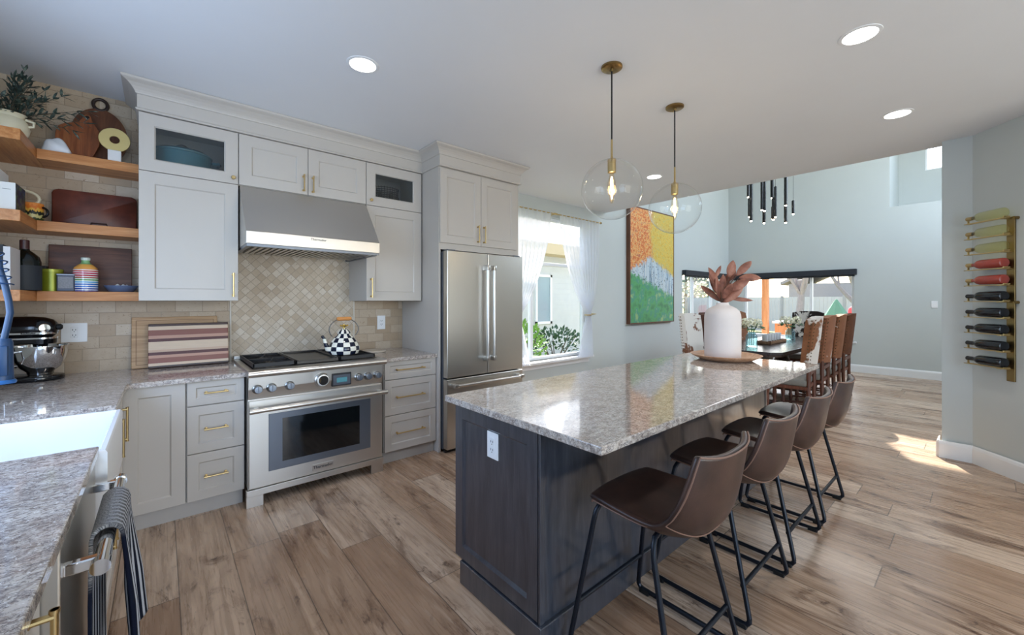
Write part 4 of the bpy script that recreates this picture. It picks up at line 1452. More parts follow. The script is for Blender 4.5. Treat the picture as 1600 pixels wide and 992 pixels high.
base = []
for k in range(33):
    a = 2 * PI * k / 32
    base.append((0.02 + 0.115 * math.cos(a) if math.cos(a) > 0 else -0.20 + 0.0 + 0.09 * math.cos(a), 0.105 * math.sin(a)))
obj('base', MX(MB().prism(base[:-1], 'z', 0.0, 0.032, 0.008)), blk, t, True, 50)
obj('column', MX(MB().prism([(-0.275, 0.03), (-0.17, 0.03), (-0.165, 0.12), (-0.15, 0.20), (-0.145, 0.26), (-0.275, 0.26), (-0.285, 0.12)], 'y', -0.05, 0.05, 0.015, 3)), blk, t, True, 50)
hp = [(0.0, -0.30), (0.045, -0.296), (0.066, -0.27), (0.074, -0.22), (0.078, -0.12), (0.078, 0.0), (0.072, 0.05), (0.058, 0.085), (0.038, 0.102), (0.0, 0.106)]
head = MB().lathe([(r, h) for r, h in hp], (0, 0, 0), 32, (1, 0, 0))
for v in head.bm.verts:
    v.co.z = v.co.z * 1.0 if v.co.z > 0 else v.co.z * 0.85
h_ = obj('motor_head', MX(head.xf(Matrix.Translation((0, 0, 0.318)))), blk, t, True, 60)
bandm = MB()
for z0_, z1_ in ((0.288, 0.300), (0.258, 0.267)):
    q = []
    for k in range(25):
        a = -PI / 2 + PI * k / 24
        q.append((0.048 + 0.055 * math.cos(a), 0.0735 * math.sin(a)))
    q = [(-0.28, -0.0765)] + q + [(-0.28, 0.0765)]
    bandm.prism(q, 'z', z0_, z1_, 0.002)
obj('trim_band', MX(bandm), M['chrome'], h_, False)
obj('lower_head', MX(MB().lathe([(0.070, 0.0), (0.072, 0.03), (0.060, 0.034), (0.0, 0.034)], (0.03, 0, 0.228), 28).lathe([(0.0, -0.02), (0.03, -0.02), (0.034, 0.0), (0.0, 0.0)], (0.03, 0, 0.228), 24).box(-0.28, 0.03, -0.070, 0.070, 0.228, 0.262, 0.006)), blk, t, False)
obj('speed_knob', MX(MB().lathe([(0, 0), (0.026, 0), (0.028, 0.006), (0.024, 0.016), (0, 0.018)], (0.062, -0.060, 0.325), 24, (0.45, -0.9, 0))), M['chrome'], h_)
obj('attachment_hub', MX(MB().lathe([(0.0, 0), (0.018, 0), (0.018, 0.018), (0.012, 0.024), (0, 0.025)], (0.101, 0.0, 0.328), 20, (1, 0, 0))), M['rubber'], h_)
obj('lettering', MX(text_mesh('KitchenAid', 0.013, 0.0008).xf(Matrix.Translation((0.0, -0.0775, 0.294)))), M['slot'], h_, False)
bw = [(0.0, 0.0), (0.052, 0.0), (0.056, 0.010), (0.058, 0.022), (0.088, 0.05), (0.108, 0.09), (0.116, 0.14), (0.118, 0.176), (0.124, 0.178), (0.124, 0.182), (0.116, 0.182), (0.113, 0.14), (0.105, 0.09), (0.085, 0.053), (0.0, 0.03)]
b_ = obj('bowl', MX(MB().lathe(bw, (0.03, 0, 0.033), 48)), M['chrome'], t, True, 50)
obj('bowl_handle', MX(MB().tube([(-0.045, -0.085, 0.185), (-0.075, -0.135, 0.178), (-0.078, -0.14, 0.11), (-0.045, -0.085, 0.10)], 0.0095, 10)), M['chrome'], b_)

# ---- cutting boards
mbm = NT('bamboo_board')
vv = mbm.coords(scale=(1, 1, 26))
ff = mbm.noise(vv, 2.0, 4, 0.6, 0.2)
M['bamboo'] = mbm.set(mbm.ramp(ff, [(0.3, lin((150, 112, 74))), (0.55, lin((182, 144, 102))), (0.75, lin((202, 168, 126)))]), 0.45)
t = thing('cutting_board', 'tan bamboo cutting board with a juice groove behind the striped board', 'cutting board', (0.09, 4.0, CT1), 'cutting boards on the counter')
obj('board', leaning(MB().box(-0.252, 0.252, 0, 0.020, 0, 0.372, 0.004), (0.088, 3.985, CT1 + 0.0027), 0.13), M['bamboo'], t, False)
gv_ = MB()
for a, b, c, d in ((-0.228, 0.228, 0.024, 0.027), (-0.228, 0.228, 0.346, 0.349), (-0.228, -0.225, 0.027, 0.346), (0.225, 0.228, 0.027, 0.346)):
    gv_.box(a, b, -0.0008, 0.001, c, d)
obj('juice_groove', leaning(gv_, (0.088, 3.985, CT1 + 0.0027), 0.13), plain('groove_brown', (110, 74, 46), 0.6), t, False)

mstr = NT('striped_hardwood')
cz = mstr.n('ShaderNodeTexCoord'); sz = mstr.n('ShaderNodeSeparateXYZ'); mstr.l(cz.outputs['Object'], sz.inputs[0])
hz = mstr.math('DIVIDE', sz.outputs[2], 0.322)
maple, cherry, purple, wal = lin((222, 196, 168)), lin((138, 80, 66)), lin((78, 22, 26)), lin((62, 40, 34))
pink = lin((196, 150, 128))
bnd = mstr.ramp(hz, [(0.0, wal), (0.035, lin((60, 50, 48))), (0.065, maple), (0.125, cherry), (0.235, pink), (0.30, purple), (0.365, lin((206, 172, 146))), (0.42, maple), (0.60, purple), (0.665, pink), (0.735, cherry), (0.86, maple), (0.945, wal)], 'CONSTANT')
gr_ = mstr.noise(mstr.coords(scale=(3, 3, 60)), 3, 4)
M['striped_board'] = mstr.set(mstr.mix(mstr.math('MULTIPLY', gr_, 0.28), bnd, lin((84, 52, 40))), 0.4)
t = thing('cutting_board', 'maroon and cream striped hardwood cutting board leaning beside the range', 'cutting board', (0.165, 3.9, CT1), 'cutting boards on the counter')
obj('board', leaning(MB().box(-0.238, 0.238, 0, 0.034, 0, 0.322, 0.004), (0.166, 3.905, CT1 + 0.0056), 0.16), M['striped_board'], t, False)

# ---- spring pull-down faucet, spray head over the sink
t = thing('spring_faucet', 'blue pull-down spring faucet hanging over the white sink', 'faucet', (-0.79, 2.36, CT1))
bl = plain('blue_rubber_hose', (26, 58, 92), 0.4)
FXs, FYs = -0.425, 2.36
obj('base', MB().lathe([(0, 0), (0.03, 0), (0.03, 0.01), (0.022, 0.02), (0.022, 0.20), (0.018, 0.21), (0, 0.21)], (-0.79, 2.36, CT1), 24), M['chrome'], t)
hose = []
for k in range(25):
    a = PI * k / 24
    hose.append((-0.62 - 0.17 * math.cos(a), 2.36, 1.52 + 0.16 * math.sin(a)))
hose = [(-0.79, 2.36, 1.10), (-0.79, 2.36, 1.35)] + hose + [(-0.437, 2.36, 1.46), (-0.428, 2.36, 1.40), (-0.425, 2.36, 1.36), (-0.432, 2.36, 1.31), (-0.440, 2.36, 1.26)]
obj('hose', MB().tube(hose, 0.0095, 12), bl, t)
spr = []
turns = 26
hv = [Vector(p) for p in hose[1:28]]
cum = [0]
for p, q in zip(hv, hv[1:]):
    cum.append(cum[-1] + (q - p).length)
for k in range(turns * 12 + 1):
    s_ = cum[-1] * k / (turns * 12)
    i = 0
    while i < len(cum) - 2 and cum[i + 1] < s_:
        i += 1
    u = (s_ - cum[i]) / max(1e-6, cum[i + 1] - cum[i])
    p = hv[i].lerp(hv[i + 1], u)
    td = (hv[i + 1] - hv[i]).normalized()
    nx = td.cross(Vector((0, 1, 0))).normalized()
    a = 2 * PI * k / 12
    spr.append(p + (nx * math.cos(a) + Vector((0, 1, 0)) * math.sin(a)) * 0.021)
obj('spring', MB().tube(spr, 0.0026, 6), plain('blue_spring', (40, 70, 110), 0.3, 0.6), t)
obj('spray_head', MB().tube([(-0.440, 2.36, 1.265), (-0.441, 2.36, 1.25), (-0.443, 2.36, 1.13), (-0.444, 2.36, 1.112)], [0.018, 0.024, 0.027, 0.030], 20).box(-0.452, -0.425, 2.325, 2.345, 1.13, 1.24, 0.005), bl, t)
obj('spray_lip', MB().lathe([(0, 0), (0.034, 0), (0.036, 0.006), (0.032, 0.014), (0, 0.014)], (-0.444, 2.36, 1.10), 24), plain('bright_blue_plastic', (36, 92, 150), 0.3), t)
obj('docking_arm', MB().tube([(-0.79, 2.36, 1.20), (-0.60, 2.36, 1.22), (-0.47, 2.36, 1.22)], 0.008, 10), M['chrome'], t)

# ---- checkered kettle
KC = (1.150, 3.475, 0.964)
t = thing('tea_kettle', 'black and white checkered enamel kettle on the right burner', 'kettle', KC)
mk = NT('checkered_enamel')
cz = mk.n('ShaderNodeTexCoord'); sz = mk.n('ShaderNodeSeparateXYZ'); mk.l(cz.outputs['Object'], sz.inputs[0])
ang = mk.math('ARCTAN2', sz.outputs[1], sz.outputs[0])
u = mk.math('FLOOR', mk.math('MULTIPLY_ADD', ang, 14 / (2 * PI), 40.3))
v = mk.math('FLOOR', mk.math('DIVIDE', sz.outputs[2], 0.034))
par = mk.math('MODULO', mk.math('ADD', u, v), 2.0)
M['checker'] = mk.set(mk.mix(mk.math('GREATER_THAN', par, 0.5), lin((236, 232, 218)), lin((24, 30, 48))), 0.12)
obj('body', MB().lathe([(0, 0), (0.098, 0), (0.112, 0.006), (0.122, 0.03), (0.122, 0.055), (0.112, 0.085), (0.092, 0.118), (0.068, 0.145), (0.050, 0.162), (0.0, 0.163)], KC, 48), M['checker'], t)
ld = obj('lid', MB().lathe([(0.050, 0.160), (0.053, 0.166), (0.047, 0.184), (0.030, 0.202), (0.012, 0.212), (0.0, 0.213)], KC, 36), M['checker'], t)
kz = Vector(KC)
obj('lid_knob', MB().lathe([(0, 0.209), (0.007, 0.212), (0.006, 0.220), (0.013, 0.226), (0.015, 0.236), (0.010, 0.244), (0, 0.246)], KC, 20).tube([kz + Vector((-0.032, 0, 0.238)), kz + Vector((0, 0, 0.226)), kz + Vector((0.032, 0, 0.238))], 0.006, 8), plain('gold_knob', (216, 184, 96), 0.25, 1.0), ld)
obj('spout', MB().tube([kz + Vector(p) for p in ((-0.095, -0.01, 0.03), (-0.135, -0.015, 0.055), (-0.150, -0.017, 0.095), (-0.160, -0.018, 0.135), (-0.178, -0.02, 0.160))], [0.026, 0.021, 0.015, 0.012, 0.011], 14), M['checker'], t)
wp = []
for k in range(25):
    a = math.radians(-38) + math.radians(256) * k / 24
    wp.append(kz + Vector((0.118 * math.cos(a), 0.0, 0.205 + 0.088 * math.sin(a))))
hw = obj('wire_handle', MB().tube(wp, 0.0042, 8), M['knob_steel'], t)
obj('wooden_grip', MB().lathe([(0, -0.060), (0.012, -0.058), (0.016, -0.045), (0.0165, 0.0), (0.016, 0.045), (0.012, 0.058), (0, 0.060)], (KC[0], KC[1], KC[2] + 0.292), 20, (1, 0, 0)), wood('honey_wood', (170, 104, 50), (206, 140, 76), (224, 166, 104), 'x', 2), t)

o = obj('round_trivet', MB().lathe([(0, 0), (0.105, 0), (0.110, 0.004), (0.110, 0.014), (0.106, 0.018), (0, 0.017)], (1.560, 3.86, CT1), 40), plain('cream_stone', (206, 196, 182), 0.4))
tag(o, 'round cream trivet on the counter right of the range', 'trivet')

# ---- dutch oven and dark basket behind the glass doors
DZ = Z1 + 0.014
t = thing('dutch_oven', 'teal enamel dutch oven behind the left glass cabinet door', 'pot', (0.115, 3.80, DZ))
teal = plain('teal_enamel', (70, 128, 138), 0.18)
dc = (0.115, 3.80, DZ)
dc = (0.115, 3.83, DZ)
obj('pot', MB().lathe([(0, 0.0), (0.140, 0.0), (0.162, 0.012), (0.170, 0.06), (0.174, 0.175), (0.178, 0.18), (0.166, 0.18), (0.160, 0.06), (0, 0.014)], dc, 40), teal, t)
l_ = obj('lid', MB().lathe([(0.178, 0.181), (0.180, 0.190), (0.155, 0.208), (0.08, 0.224), (0, 0.228)], dc, 40), teal, t)
obj('lid_knob', MB().lathe([(0.009, 0.226), (0.009, 0.240), (0.034, 0.244), (0.036, 0.252), (0.024, 0.260), (0, 0.262)], dc, 24), M['black'], l_)
for s in (-1, 1):
    cx_ = dc[0] + s * 0.170
    obj('side_handle', MB().tube([(cx_, dc[1] - 0.050, DZ + 0.150), (cx_ + s * 0.045, dc[1] - 0.040, DZ + 0.158), (cx_ + s * 0.054, dc[1], DZ + 0.160), (cx_ + s * 0.045, dc[1] + 0.040, DZ + 0.158), (cx_, dc[1] + 0.050, DZ + 0.150)], 0.011, 10), teal, t)
t = thing('wire_basket', 'dark woven wire basket behind the right glass cabinet door', 'basket', (1.66, 3.82, DZ))
wb = MB()
for k in range(12):
    zz = DZ + 0.012 + 0.018 * k
    wb.tube([(1.66 + (0.13 + 0.012 * math.sin(k * 0.5)) * math.cos(a), 3.82 + 0.10 * math.sin(a), zz) for a in [i * PI / 16 for i in range(32)]], 0.004, 6, closed=True)
for i in range(28):
    a = i * 2 * PI / 28
    wb.tube([(1.66 + (0.13 + 0.012 * math.sin(k * 0.5)) * math.cos(a), 3.82 + 0.10 * math.sin(a), DZ + 0.004 + 0.018 * k) for k in range(13)], 0.003, 5)
obj('weave', wb, plain('dark_wire', (40, 36, 38), 0.5), t)
obj('basket_base', MB().lathe([(0, 0), (0.10, 0), (0.10, 0.006), (0, 0.006)], (1.66, 3.82, DZ), 32), plain('dark_basket_base', (48, 42, 42), 0.6), t)

# ================================================================== VASE ON ITS TRAY
TC = Vector((3.585, 1.425, CT1))
t = thing('wooden_tray', 'round shallow wooden tray on the far end of the island', 'tray', tuple(TC))
obj('dish', MB().lathe([(0, 0), (0.17, 0), (0.20, 0.006), (0.255, 0.034), (0.270, 0.046), (0.264, 0.048), (0.245, 0.038), (0.19, 0.016), (0, 0.013)], TC, 56), wood('pale_mango_wood', (150, 110, 82), (192, 150, 118), (214, 178, 148), 'x', 1.2, 0.45), t)
VC = TC + Vector((-0.012, 0.018, 0.0135))
vm = NT('chalky_white_clay')
vm.bump(vm.noise(vm.coords(scale=(1, 1, 6)), 20, 3), 0.12, 0.004)
cv = vm.mix(vm.noise(vm.coords(), 6, 3), lin((212, 204, 202)), lin((228, 222, 220)))
M['clay'] = vm.set(cv, 0.75, spec=0.2)
o = obj('tall_vase', MB().lathe([(0, 0), (0.132, 0), (0.138, 0.006), (0.139, 0.10), (0.139, 0.335), (0.136, 0.365), (0.126, 0.393), (0.106, 0.415), (0.078, 0.431), (0.056, 0.440), (0.048, 0.450), (0.047, 0.464), (0.041, 0.464), (0.041, 0.44), (0.0, 0.41)], VC, 56), M['clay'], None, True, 50)
tag(o, 'tall chalky white bottle vase standing on the wooden tray', 'vase')
RV = Vector((math.cos(math.radians(40.7)), -math.sin(math.radians(40.7)), 0))
FV = Vector((math.sin(math.radians(40.7)), math.cos(math.radians(40.7)), 0))
t = thing('dried_magnolia_branch', 'rust-brown dried magnolia leaves in the tall white vase', 'dried leaves', tuple(VC + Vector((0, 0, 0.46))))
lm, sm = MB(), MB()
mouth = VC + Vector((0, 0, 0.455))


def loc(a, b, c=0.0):
    """a: sideways, b: height above the vase mouth, c: depth (all metres)"""
    return mouth + RV * a + FV * c + Vector((0, 0, b))


K = 0.00538
specs = [  # base (px offset from mouth 1136,478), tip, depth base, depth tip, width
    (-8, 28, -29, 56, -0.02, -0.06, 0.066), (-14, 40, -7, 59, -0.03, -0.05, 0.04), (12, 42, 17, 68, 0.02, 0.0, 0.085),
    (22, 44, 40, 66, 0.0, -0.04, 0.075), (30, 50, 51, 67, 0.03, 0.05, 0.07), (24, 40, 52, 40, -0.02, -0.08, 0.085),
    (6, 20, 34, 38, -0.03, -0.09, 0.09), (-4, 6, -16, 40, 0.0, -0.05, 0.085), (-2, 4, 8, 46, 0.0, 0.08, 0.085),
    (0, 2, 26, 26, -0.02, -0.06, 0.085), (-2, 4, -26, 30, 0.03, 0.09, 0.07), (2, 6, 44, 28, 0.04, 0.10, 0.07),
    (10, 8, 41, 4, -0.01, -0.06, 0.045), (6, 10, 28, 14, 0.0, 0.05, 0.03), (-4, 8, 4, 32, -0.05, -0.10, 0.08), (4, 14, 22, 50, 0.05, 0.12, 0.075),
    (-6, 16, -20, 46, 0.04, 0.02, 0.06), (16, 36, 30, 58, 0.06, 0.10, 0.07)]
for bx, bz, tx, tz, c0, c1, w in specs:
    p0 = loc(bx * K, bz * K, c0)
    p1 = loc(tx * K, tz * K, c1)
    d = p1 - p0
    leaf(lm, p0, d, d.length, w * 0.84, tuple(-FV + Vector((0.3 * math.sin(bx), 0, 0.45))), 0.10 * math.sin(bx * 3 + tz), 8, 0.22)
    sm.tube([loc(0, -0.03, 0), loc(bx * K * 0.4, bz * K * 0.6, c0 * 0.5), p0], 0.003, 6)
sm.tube([loc(0, 0.0, 0), loc(-14 * K, 14 * K, -0.02), loc(-36 * K, 20 * K, -0.04)], 0.0035, 6)
lm2 = NT('dried_leaf')
fx_ = lm2.noise(lm2.coords(), 9, 4)
M['dry'] = lm2.set(lm2.ramp(fx_, [(0.35, lin((104, 62, 50))), (0.5, lin((146, 94, 78))), (0.68, lin((176, 128, 108)))]), 0.55)
lf_o = obj('leaves', lm, M['dry'], t, True, 80)
sol = lf_o.modifiers.new('thickness', 'SOLIDIFY'); sol.thickness = 0.0015
obj('twigs', sm, plain('twig', (92, 66, 54), 0.7), t)

# ================================================================== COUNTER STOOLS
lt = NT('chocolate_leather')
a_ = lt.noise(lt.coords(), 7, 4)
lt.bump(lt.noise(lt.coords(), 160, 3), 0.12, 0.002)
M['stool_leather'] = lt.set(lt.ramp(a_, [(0.3, lin((46, 31, 27))), (0.65, lin((74, 52, 44)))]), 0.36, spec=0.5)
M['seam'] = plain('tan_stitching', (128, 96, 80), 0.5)
M['iron'] = plain('blue_black_iron', (22, 28, 38), 0.38, 0.4, var=0.1)

# centre profile of the bucket: (y, z); the front edge is towards +y (the island)
PROF = [(0.178, 0.612), (0.163, 0.627), (0.110, 0.620), (0.040, 0.604), (-0.030, 0.586), (-0.100, 0.572), (-0.165, 0.568), (-0.218, 0.582), (-0.254, 0.618), (-0.272, 0.668), (-0.283, 0.725), (-0.293, 0.790), (-0.303, 0.850), (-0.309, 0.888)]
EDGE = [(0.155, 0.610), (0.148, 0.622), (0.108, 0.624), (0.040, 0.623), (-0.030, 0.624), (-0.085, 0.627), (-0.130, 0.634), (-0.163, 0.652), (-0.190, 0.682), (-0.213, 0.722), (-0.232, 0.768), (-0.248, 0.820), (-0.260, 0.872), (-0.267, 0.904)]
WID = [0.200, 0.208, 0.216, 0.222, 0.228, 0.233, 0.237, 0.240, 0.240, 0.237, 0.231, 0.223, 0.213, 0.204]


def interp(L, t):
    t = max(0.0, min(1.0, t)) * (len(L) - 1)
    i = min(int(t), len(L) - 2)
    f = t - i
    a, b = L[i], L[i + 1]
    if isinstance(a, tuple):
        return tuple(x + (y - x) * f for x, y in zip(a, b))
    return a + (b - a) * f


def bucket(u, v):
    s = 2 * v - 1
    c, e = interp(PROF, u), interp(EDGE, u)
    k = abs(s) ** 2.6
    return (interp(WID, u) * s, c[0] + (e[0] - c[0]) * k, c[1] + (e[1] - c[1]) * k)


def make_stool():
    t = thing('counter_stool', 'chocolate leather bucket counter stool nearest the camera', 'stool', (0, 0, 0), 'leather counter stools')
    st = obj('bucket_seat', MB().grid(bucket, 39, 20), M['stool_leather'], t, True, 80)
    m = st.modifiers.new('thickness', 'SOLIDIFY'); m.thickness = 0.024; m.offset = 0.0
    m = st.modifiers.new('rounding', 'SUBSURF'); m.levels = 1; m.render_levels = 1
    edge = [bucket(u / 40, 0.0) for u in range(41)] + [bucket(1.0, v / 16) for v in range(1, 17)] + [bucket(1 - u / 40, 1.0) for u in range(1, 41)]
    edge = [Vector(p) for p in edge]
    sm = MB().tube([p + Vector((0.004 if p.x < 0 else -0.004, -0.014 if i > 18 and i < len(edge) - 18 else 0, -0.012 if (i < 18 or i > len(edge) - 19) else -0.004)) for i, p in enumerate(edge)], 0.0032, 6)
    obj('edge_seam', sm, M['seam'], st)
    low = [Vector(bucket(0.57, v / 20)) + Vector((0, -0.011, -0.010)) for v in range(21)]
    obj('back_seam', MB().tube(low, 0.0025, 6), M['seam'], st)
    r = 0.0105
    for s in (-1, 1):
        fl = [(0.05 * s, 0.135, 0.588), (0.135 * s, 0.135, 0.590), (0.168 * s, 0.138, 0.584), (0.186 * s, 0.142, 0.565), (0.194 * s, 0.147, 0.53), (0.247 * s, 0.222, 0.05)]
        rl = [(0.05 * s, -0.105, 0.565), (0.145 * s, -0.105, 0.566), (0.176 * s, -0.108, 0.560), (0.192 * s, -0.113, 0.542), (0.200 * s, -0.118, 0.50), (0.247 * s, -0.222, 0.05)]
        obj('leg', MB().tube(fl, r, 10), M['iron'], t)
        obj('leg', MB().tube(rl, r, 10), M['iron'], t)
        rail = [(0.247 * s, 0.222, 0.05), (0.249 * s, 0.223, 0.034), (0.250 * s, 0.214, 0.021), (0.250 * s, 0.195, 0.016), (0.250 * s, -0.195, 0.016), (0.250 * s, -0.214, 0.021), (0.249 * s, -0.223, 0.034), (0.247 * s, -0.222, 0.05)]
        obj('floor_rail', MB().tube(rail, r, 10), M['iron'], t)
        for yy in (0.19, -0.19):
            obj('rubber_foot', MB().box(0.250 * s - 0.013, 0.250 * s + 0.013, yy - 0.025, yy + 0.025, 0.0, 0.022, 0.004), M['rubber'], t, False)
    obj('footrest', MB().cyl((-0.231, 0.200, 0.19), (0.231, 0.200, 0.19), 0.0095, seg=12), M['iron'], t)
    obj('stretcher', MB().cyl((-0.235, -0.190, 0.165), (0.235, -0.190, 0.165), 0.0095, seg=12), M['iron'], t)
    obj('seat_brace', MB().cyl((-0.10, 0.135, 0.588), (-0.10, -0.105, 0.566), 0.008, seg=8).cyl((0.10, 0.135, 0.588), (0.10, -0.105, 0.566), 0.008, seg=8).cyl((-0.06, 0.135, 0.588), (0.06, 0.135, 0.588), r, seg=8).cyl((-0.06, -0.105, 0.565), (0.06, -0.105, 0.565), r, seg=8), M['iron'], t)
    return t


stool = make_stool()
stool.location = (1.510, 0.878, 0)
for x, lab in ((2.148, 'chocolate leather bucket counter stool, second from the camera along the island'),
               (2.767, 'chocolate leather bucket counter stool, third from the camera along the island'),
               (3.384, 'chocolate leather bucket counter stool at the far end of the island')):
    dup(stool, (x, 0.880, 0), 0.0, lab)

# ================================================================== GLOBE PENDANTS


def make_pendant():
    t = thing('globe_pendant', 'clear glass globe pendant with a brass canopy, nearer of the two over the island', 'pendant light', (0, 0, 0), 'glass globe pendants')
    c = 0.0
    gz = 2.087
    R = 0.184
    obj('canopy', MB().lathe([(0, -0.03), (0.010, -0.03), (0.012, -0.016), (0.058, -0.014), (0.064, -0.010), (0.064, 0.0), (0, 0)], (0, 0, CEIL), 32), M['brass_dk'], t)
    obj('cord', MB().cyl((0, 0, 2.385), (0, 0, CEIL - 0.028), 0.0048, seg=10), M['cord'], t)
    obj('rod', MB().lathe([(0, 2.395), (0.006, 2.393), (0.0065, 2.29), (0.009, 2.28), (0.022, 2.272), (0, 2.272)], (0, 0, 0), 16), M['brass'], t)
    sk = obj('socket', MB().lathe([(0, 2.272), (0.025, 2.272), (0.027, 2.262), (0.025, 2.262), (0.025, 2.190), (0.021, 2.188), (0, 2.190)], (0, 0, 0), 24), M['brass'], t)
    prof = []
    a0 = math.asin(0.026 / R)
    for k in range(33):
        a = a0 + (PI - a0) * k / 32
        prof.append((R * math.sin(a), gz + R * math.cos(a)))
    obj('glass_globe', MB().lathe(prof, (0, 0, 0), 56), M['globe'], t)
    b = obj('bulb', MB().lathe([(0.012, 2.190), (0.014, 2.170), (0.024, 2.135), (0.027, 2.105), (0.024, 2.075), (0.016, 2.045), (0.012, 2.02), (0.006, 2.005), (0, 2.002)], (0, 0, 0), 20), M['bulb_glass'], t)
    obj('filament', MB().cyl((0, 0, 2.165), (0, 0, 2.03), 0.0045, seg=8).cyl((0.008, 0, 2.15), (0.008, 0, 2.08), 0.003, seg=6).cyl((-0.008, 0, 2.15), (-0.008, 0, 2.08), 0.003, seg=6), M['bulb'], b)
    return t


pend = make_pendant()
pend.location = (2.096, 1.498, 0)
dup(pend, (2.880, 1.502, 0), 0.0, 'clear glass globe pendant with a brass canopy, farther of the two over the island')
for x in (2.096, 2.880):
    lamp('pendant_light', 'POINT', (x, 1.5, 2.09), 2.5, (1.0, 0.78, 0.5), shadow_soft_size=0.03)

# ================================================================== RECESSED DOWNLIGHTS
for (x, y), lab in zip(((0.929, 2.471), (2.864, 0.444), (4.287, 0.444), (4.321, 2.503)),
                       ('round recessed ceiling light over the range side of the kitchen', 'recessed ceiling light nearest the camera, high at the right above the stools', 'recessed ceiling light towards the bottle rack wall', 'recessed ceiling light between the two globe pendants')):
    t = thing('recessed_light', lab, 'ceiling light', (x, y, CEIL), 'recessed ceiling lights')
    obj('trim_ring', MB().lathe([(0.076, 0.0), (0.076, -0.005), (0.092, -0.003), (0.094, 0.0)], (x, y, CEIL), 40), M['trim'], t)
    obj('lens', MB().lathe([(0, -0.003), (0.076, -0.003), (0.076, 0.0)], (x, y, CEIL), 40), M['can'], t)
    lamp('downlight', 'SPOT', (x, y, CEIL - 0.02), 32, (1.0, 0.93, 0.85), (0, 0, -1), spot_size=math.radians(120), spot_blend=0.9, shadow_soft_size=0.07)

# ================================================================== KITCHEN WINDOW CURTAINS
cu = NT('sheer_white_curtain')
tl = cu.n('ShaderNodeBsdfTranslucent'); tl.inputs[0].default_value = (0.86, 0.88, 0.92, 1)
df = cu.n('ShaderNodeBsdfDiffuse'); df.inputs[0].default_value = (0.86, 0.87, 0.9, 1)
tp = cu.n('ShaderNodeBsdfTransparent')
m1 = cu.n('ShaderNodeMixShader'); m1.inputs[0].default_value = 0.45
m2 = cu.n('ShaderNodeMixShader')
wv = cu.noise(cu.coords(), 300, 1)
cu.l(tl.outputs[0], m1.inputs[1]); cu.l(df.outputs[0], m1.inputs[2])
cu.l(cu.math('MULTIPLY_ADD', wv, 0.1, 0.62), m2.inputs[0])
cu.l(tp.outputs[0], m2.inputs[1]); cu.l(m1.outputs[0], m2.inputs[2])
cu.l(m2.outputs[0], cu.out.inputs[0])
M['sheer'] = cu.m
CYc = 3.955


def smooth(t):
    t = max(0.0, min(1.0, t))
    return t * t * (3 - 2 * t)


def lerp_tab(tab, z):
    for (z0, v0), (z1, v1) in zip(tab, tab[1:]):
        if z <= z0 and z >= z1:
            f = (z0 - z) / (z0 - z1)
            return v0 + (v1 - v0) * f
    return tab[-1][1] if z < tab[-1][0] else tab[0][1]


def curtain(name, label, left, right, ph):
    t = thing(name, label, 'curtain', (lerp_tab(left, 1.3), CYc, 0.54), 'sheer window curtains')
    zt, zb = 2.64, 0.545

    def fn(u, v):
        z = zt + (zb - zt) * v
        xl, xr = lerp_tab(left, z), lerp_tab(right, z)
        w = xr - xl
        amp = 0.012 + 0.016 * math.exp(-((z - 1.2) / 0.35) ** 2)
        y = CYc + amp * math.sin(u * 2 * PI * 11 + ph + 0.3 * math.sin(z * 3))
        return (xl + w * u, y, z)
    obj('drape', MB().grid(fn, 110, 60), M['sheer'], t, True, 90)
    return t


left_R = [(2.64, 4.29), (2.30, 4.33), (1.90, 4.46), (1.60, 4.60), (1.35, 4.78), (1.22, 4.895), (1.15, 4.90), (1.0, 4.84), (0.8, 4.77), (0.54, 4.70)]
right_R = [(2.64, 5.215), (2.2, 5.205), (1.9, 5.18), (1.6, 5.13), (1.35, 5.04), (1.22, 4.975), (1.15, 4.975), (1.0, 5.01), (0.8, 5.04), (0.54, 5.055)]
tR = curtain('curtain', 'right sheer white curtain tied back at the kitchen window', left_R, right_R, 0.0)
cen = 8.35
left_L = [(z, 8.43 - v) for z, v in right_R]
right_L = [(z, 8.43 - v) for z, v in left_R]
tL = curtain('curtain', 'left sheer white curtain at the kitchen window behind the refrigerator', left_L, right_L, 1.0)
for tt, x0, x1, xw in ((tR, 4.885, 4.985, 5.12), (tL, 3.445, 3.545, 3.31)):
    ring = [( (x0 + x1) / 2 + (x1 - x0) * 0.62 * math.cos(a), CYc + 0.045 * math.sin(a), 1.19) for a in [k * PI / 10 for k in range(20)]]
    obj('tieback', MB().tube(ring, 0.008, 8, closed=True), M['brass'], tt)
    obj('holdback', MB().tube([(xw, NY, 1.205), (xw, CYc, 1.20), ((x0 + x1) / 2 + (0.05 if xw > 4 else -0.05), CYc + 0.02, 1.19)], 0.006, 8).lathe([(0, 0), (0.02, 0), (0.02, 0.008), (0, 0.008)], (xw, NY, 1.205), 16, (0, -1, 0)), M['brass'], tt)
t = thing('curtain_rod', 'slim brass curtain rod above the kitchen window', 'curtain rod', (4.2, CYc, 2.625))
obj('rod', MB().cyl((3.18, CYc, 2.628), (5.24, CYc, 2.628), 0.008, seg=12), M['brass'], t)
for x in (3.18, 5.24):
    obj('finial', MB().lathe([(0, -0.02), (0.014, -0.018), (0.018, 0.0), (0.014, 0.018), (0, 0.02)], (x, CYc, 2.628), 16, (1, 0, 0)), M['brass_dk'], t)
for x in (3.20, 4.215, 5.225):
    obj('bracket', MB().cyl((x, NY, 2.628), (x, CYc, 2.628), 0.007, seg=10).lathe([(0, 0), (0.018, 0), (0.018, 0.006), (0, 0.006)], (x, NY, 2.628), 16, (0, -1, 0)).box(x - 0.03, x + 0.03, CYc - 0.012, CYc + 0.012, 2.615, 2.641, 0.004), M['brass'], t)

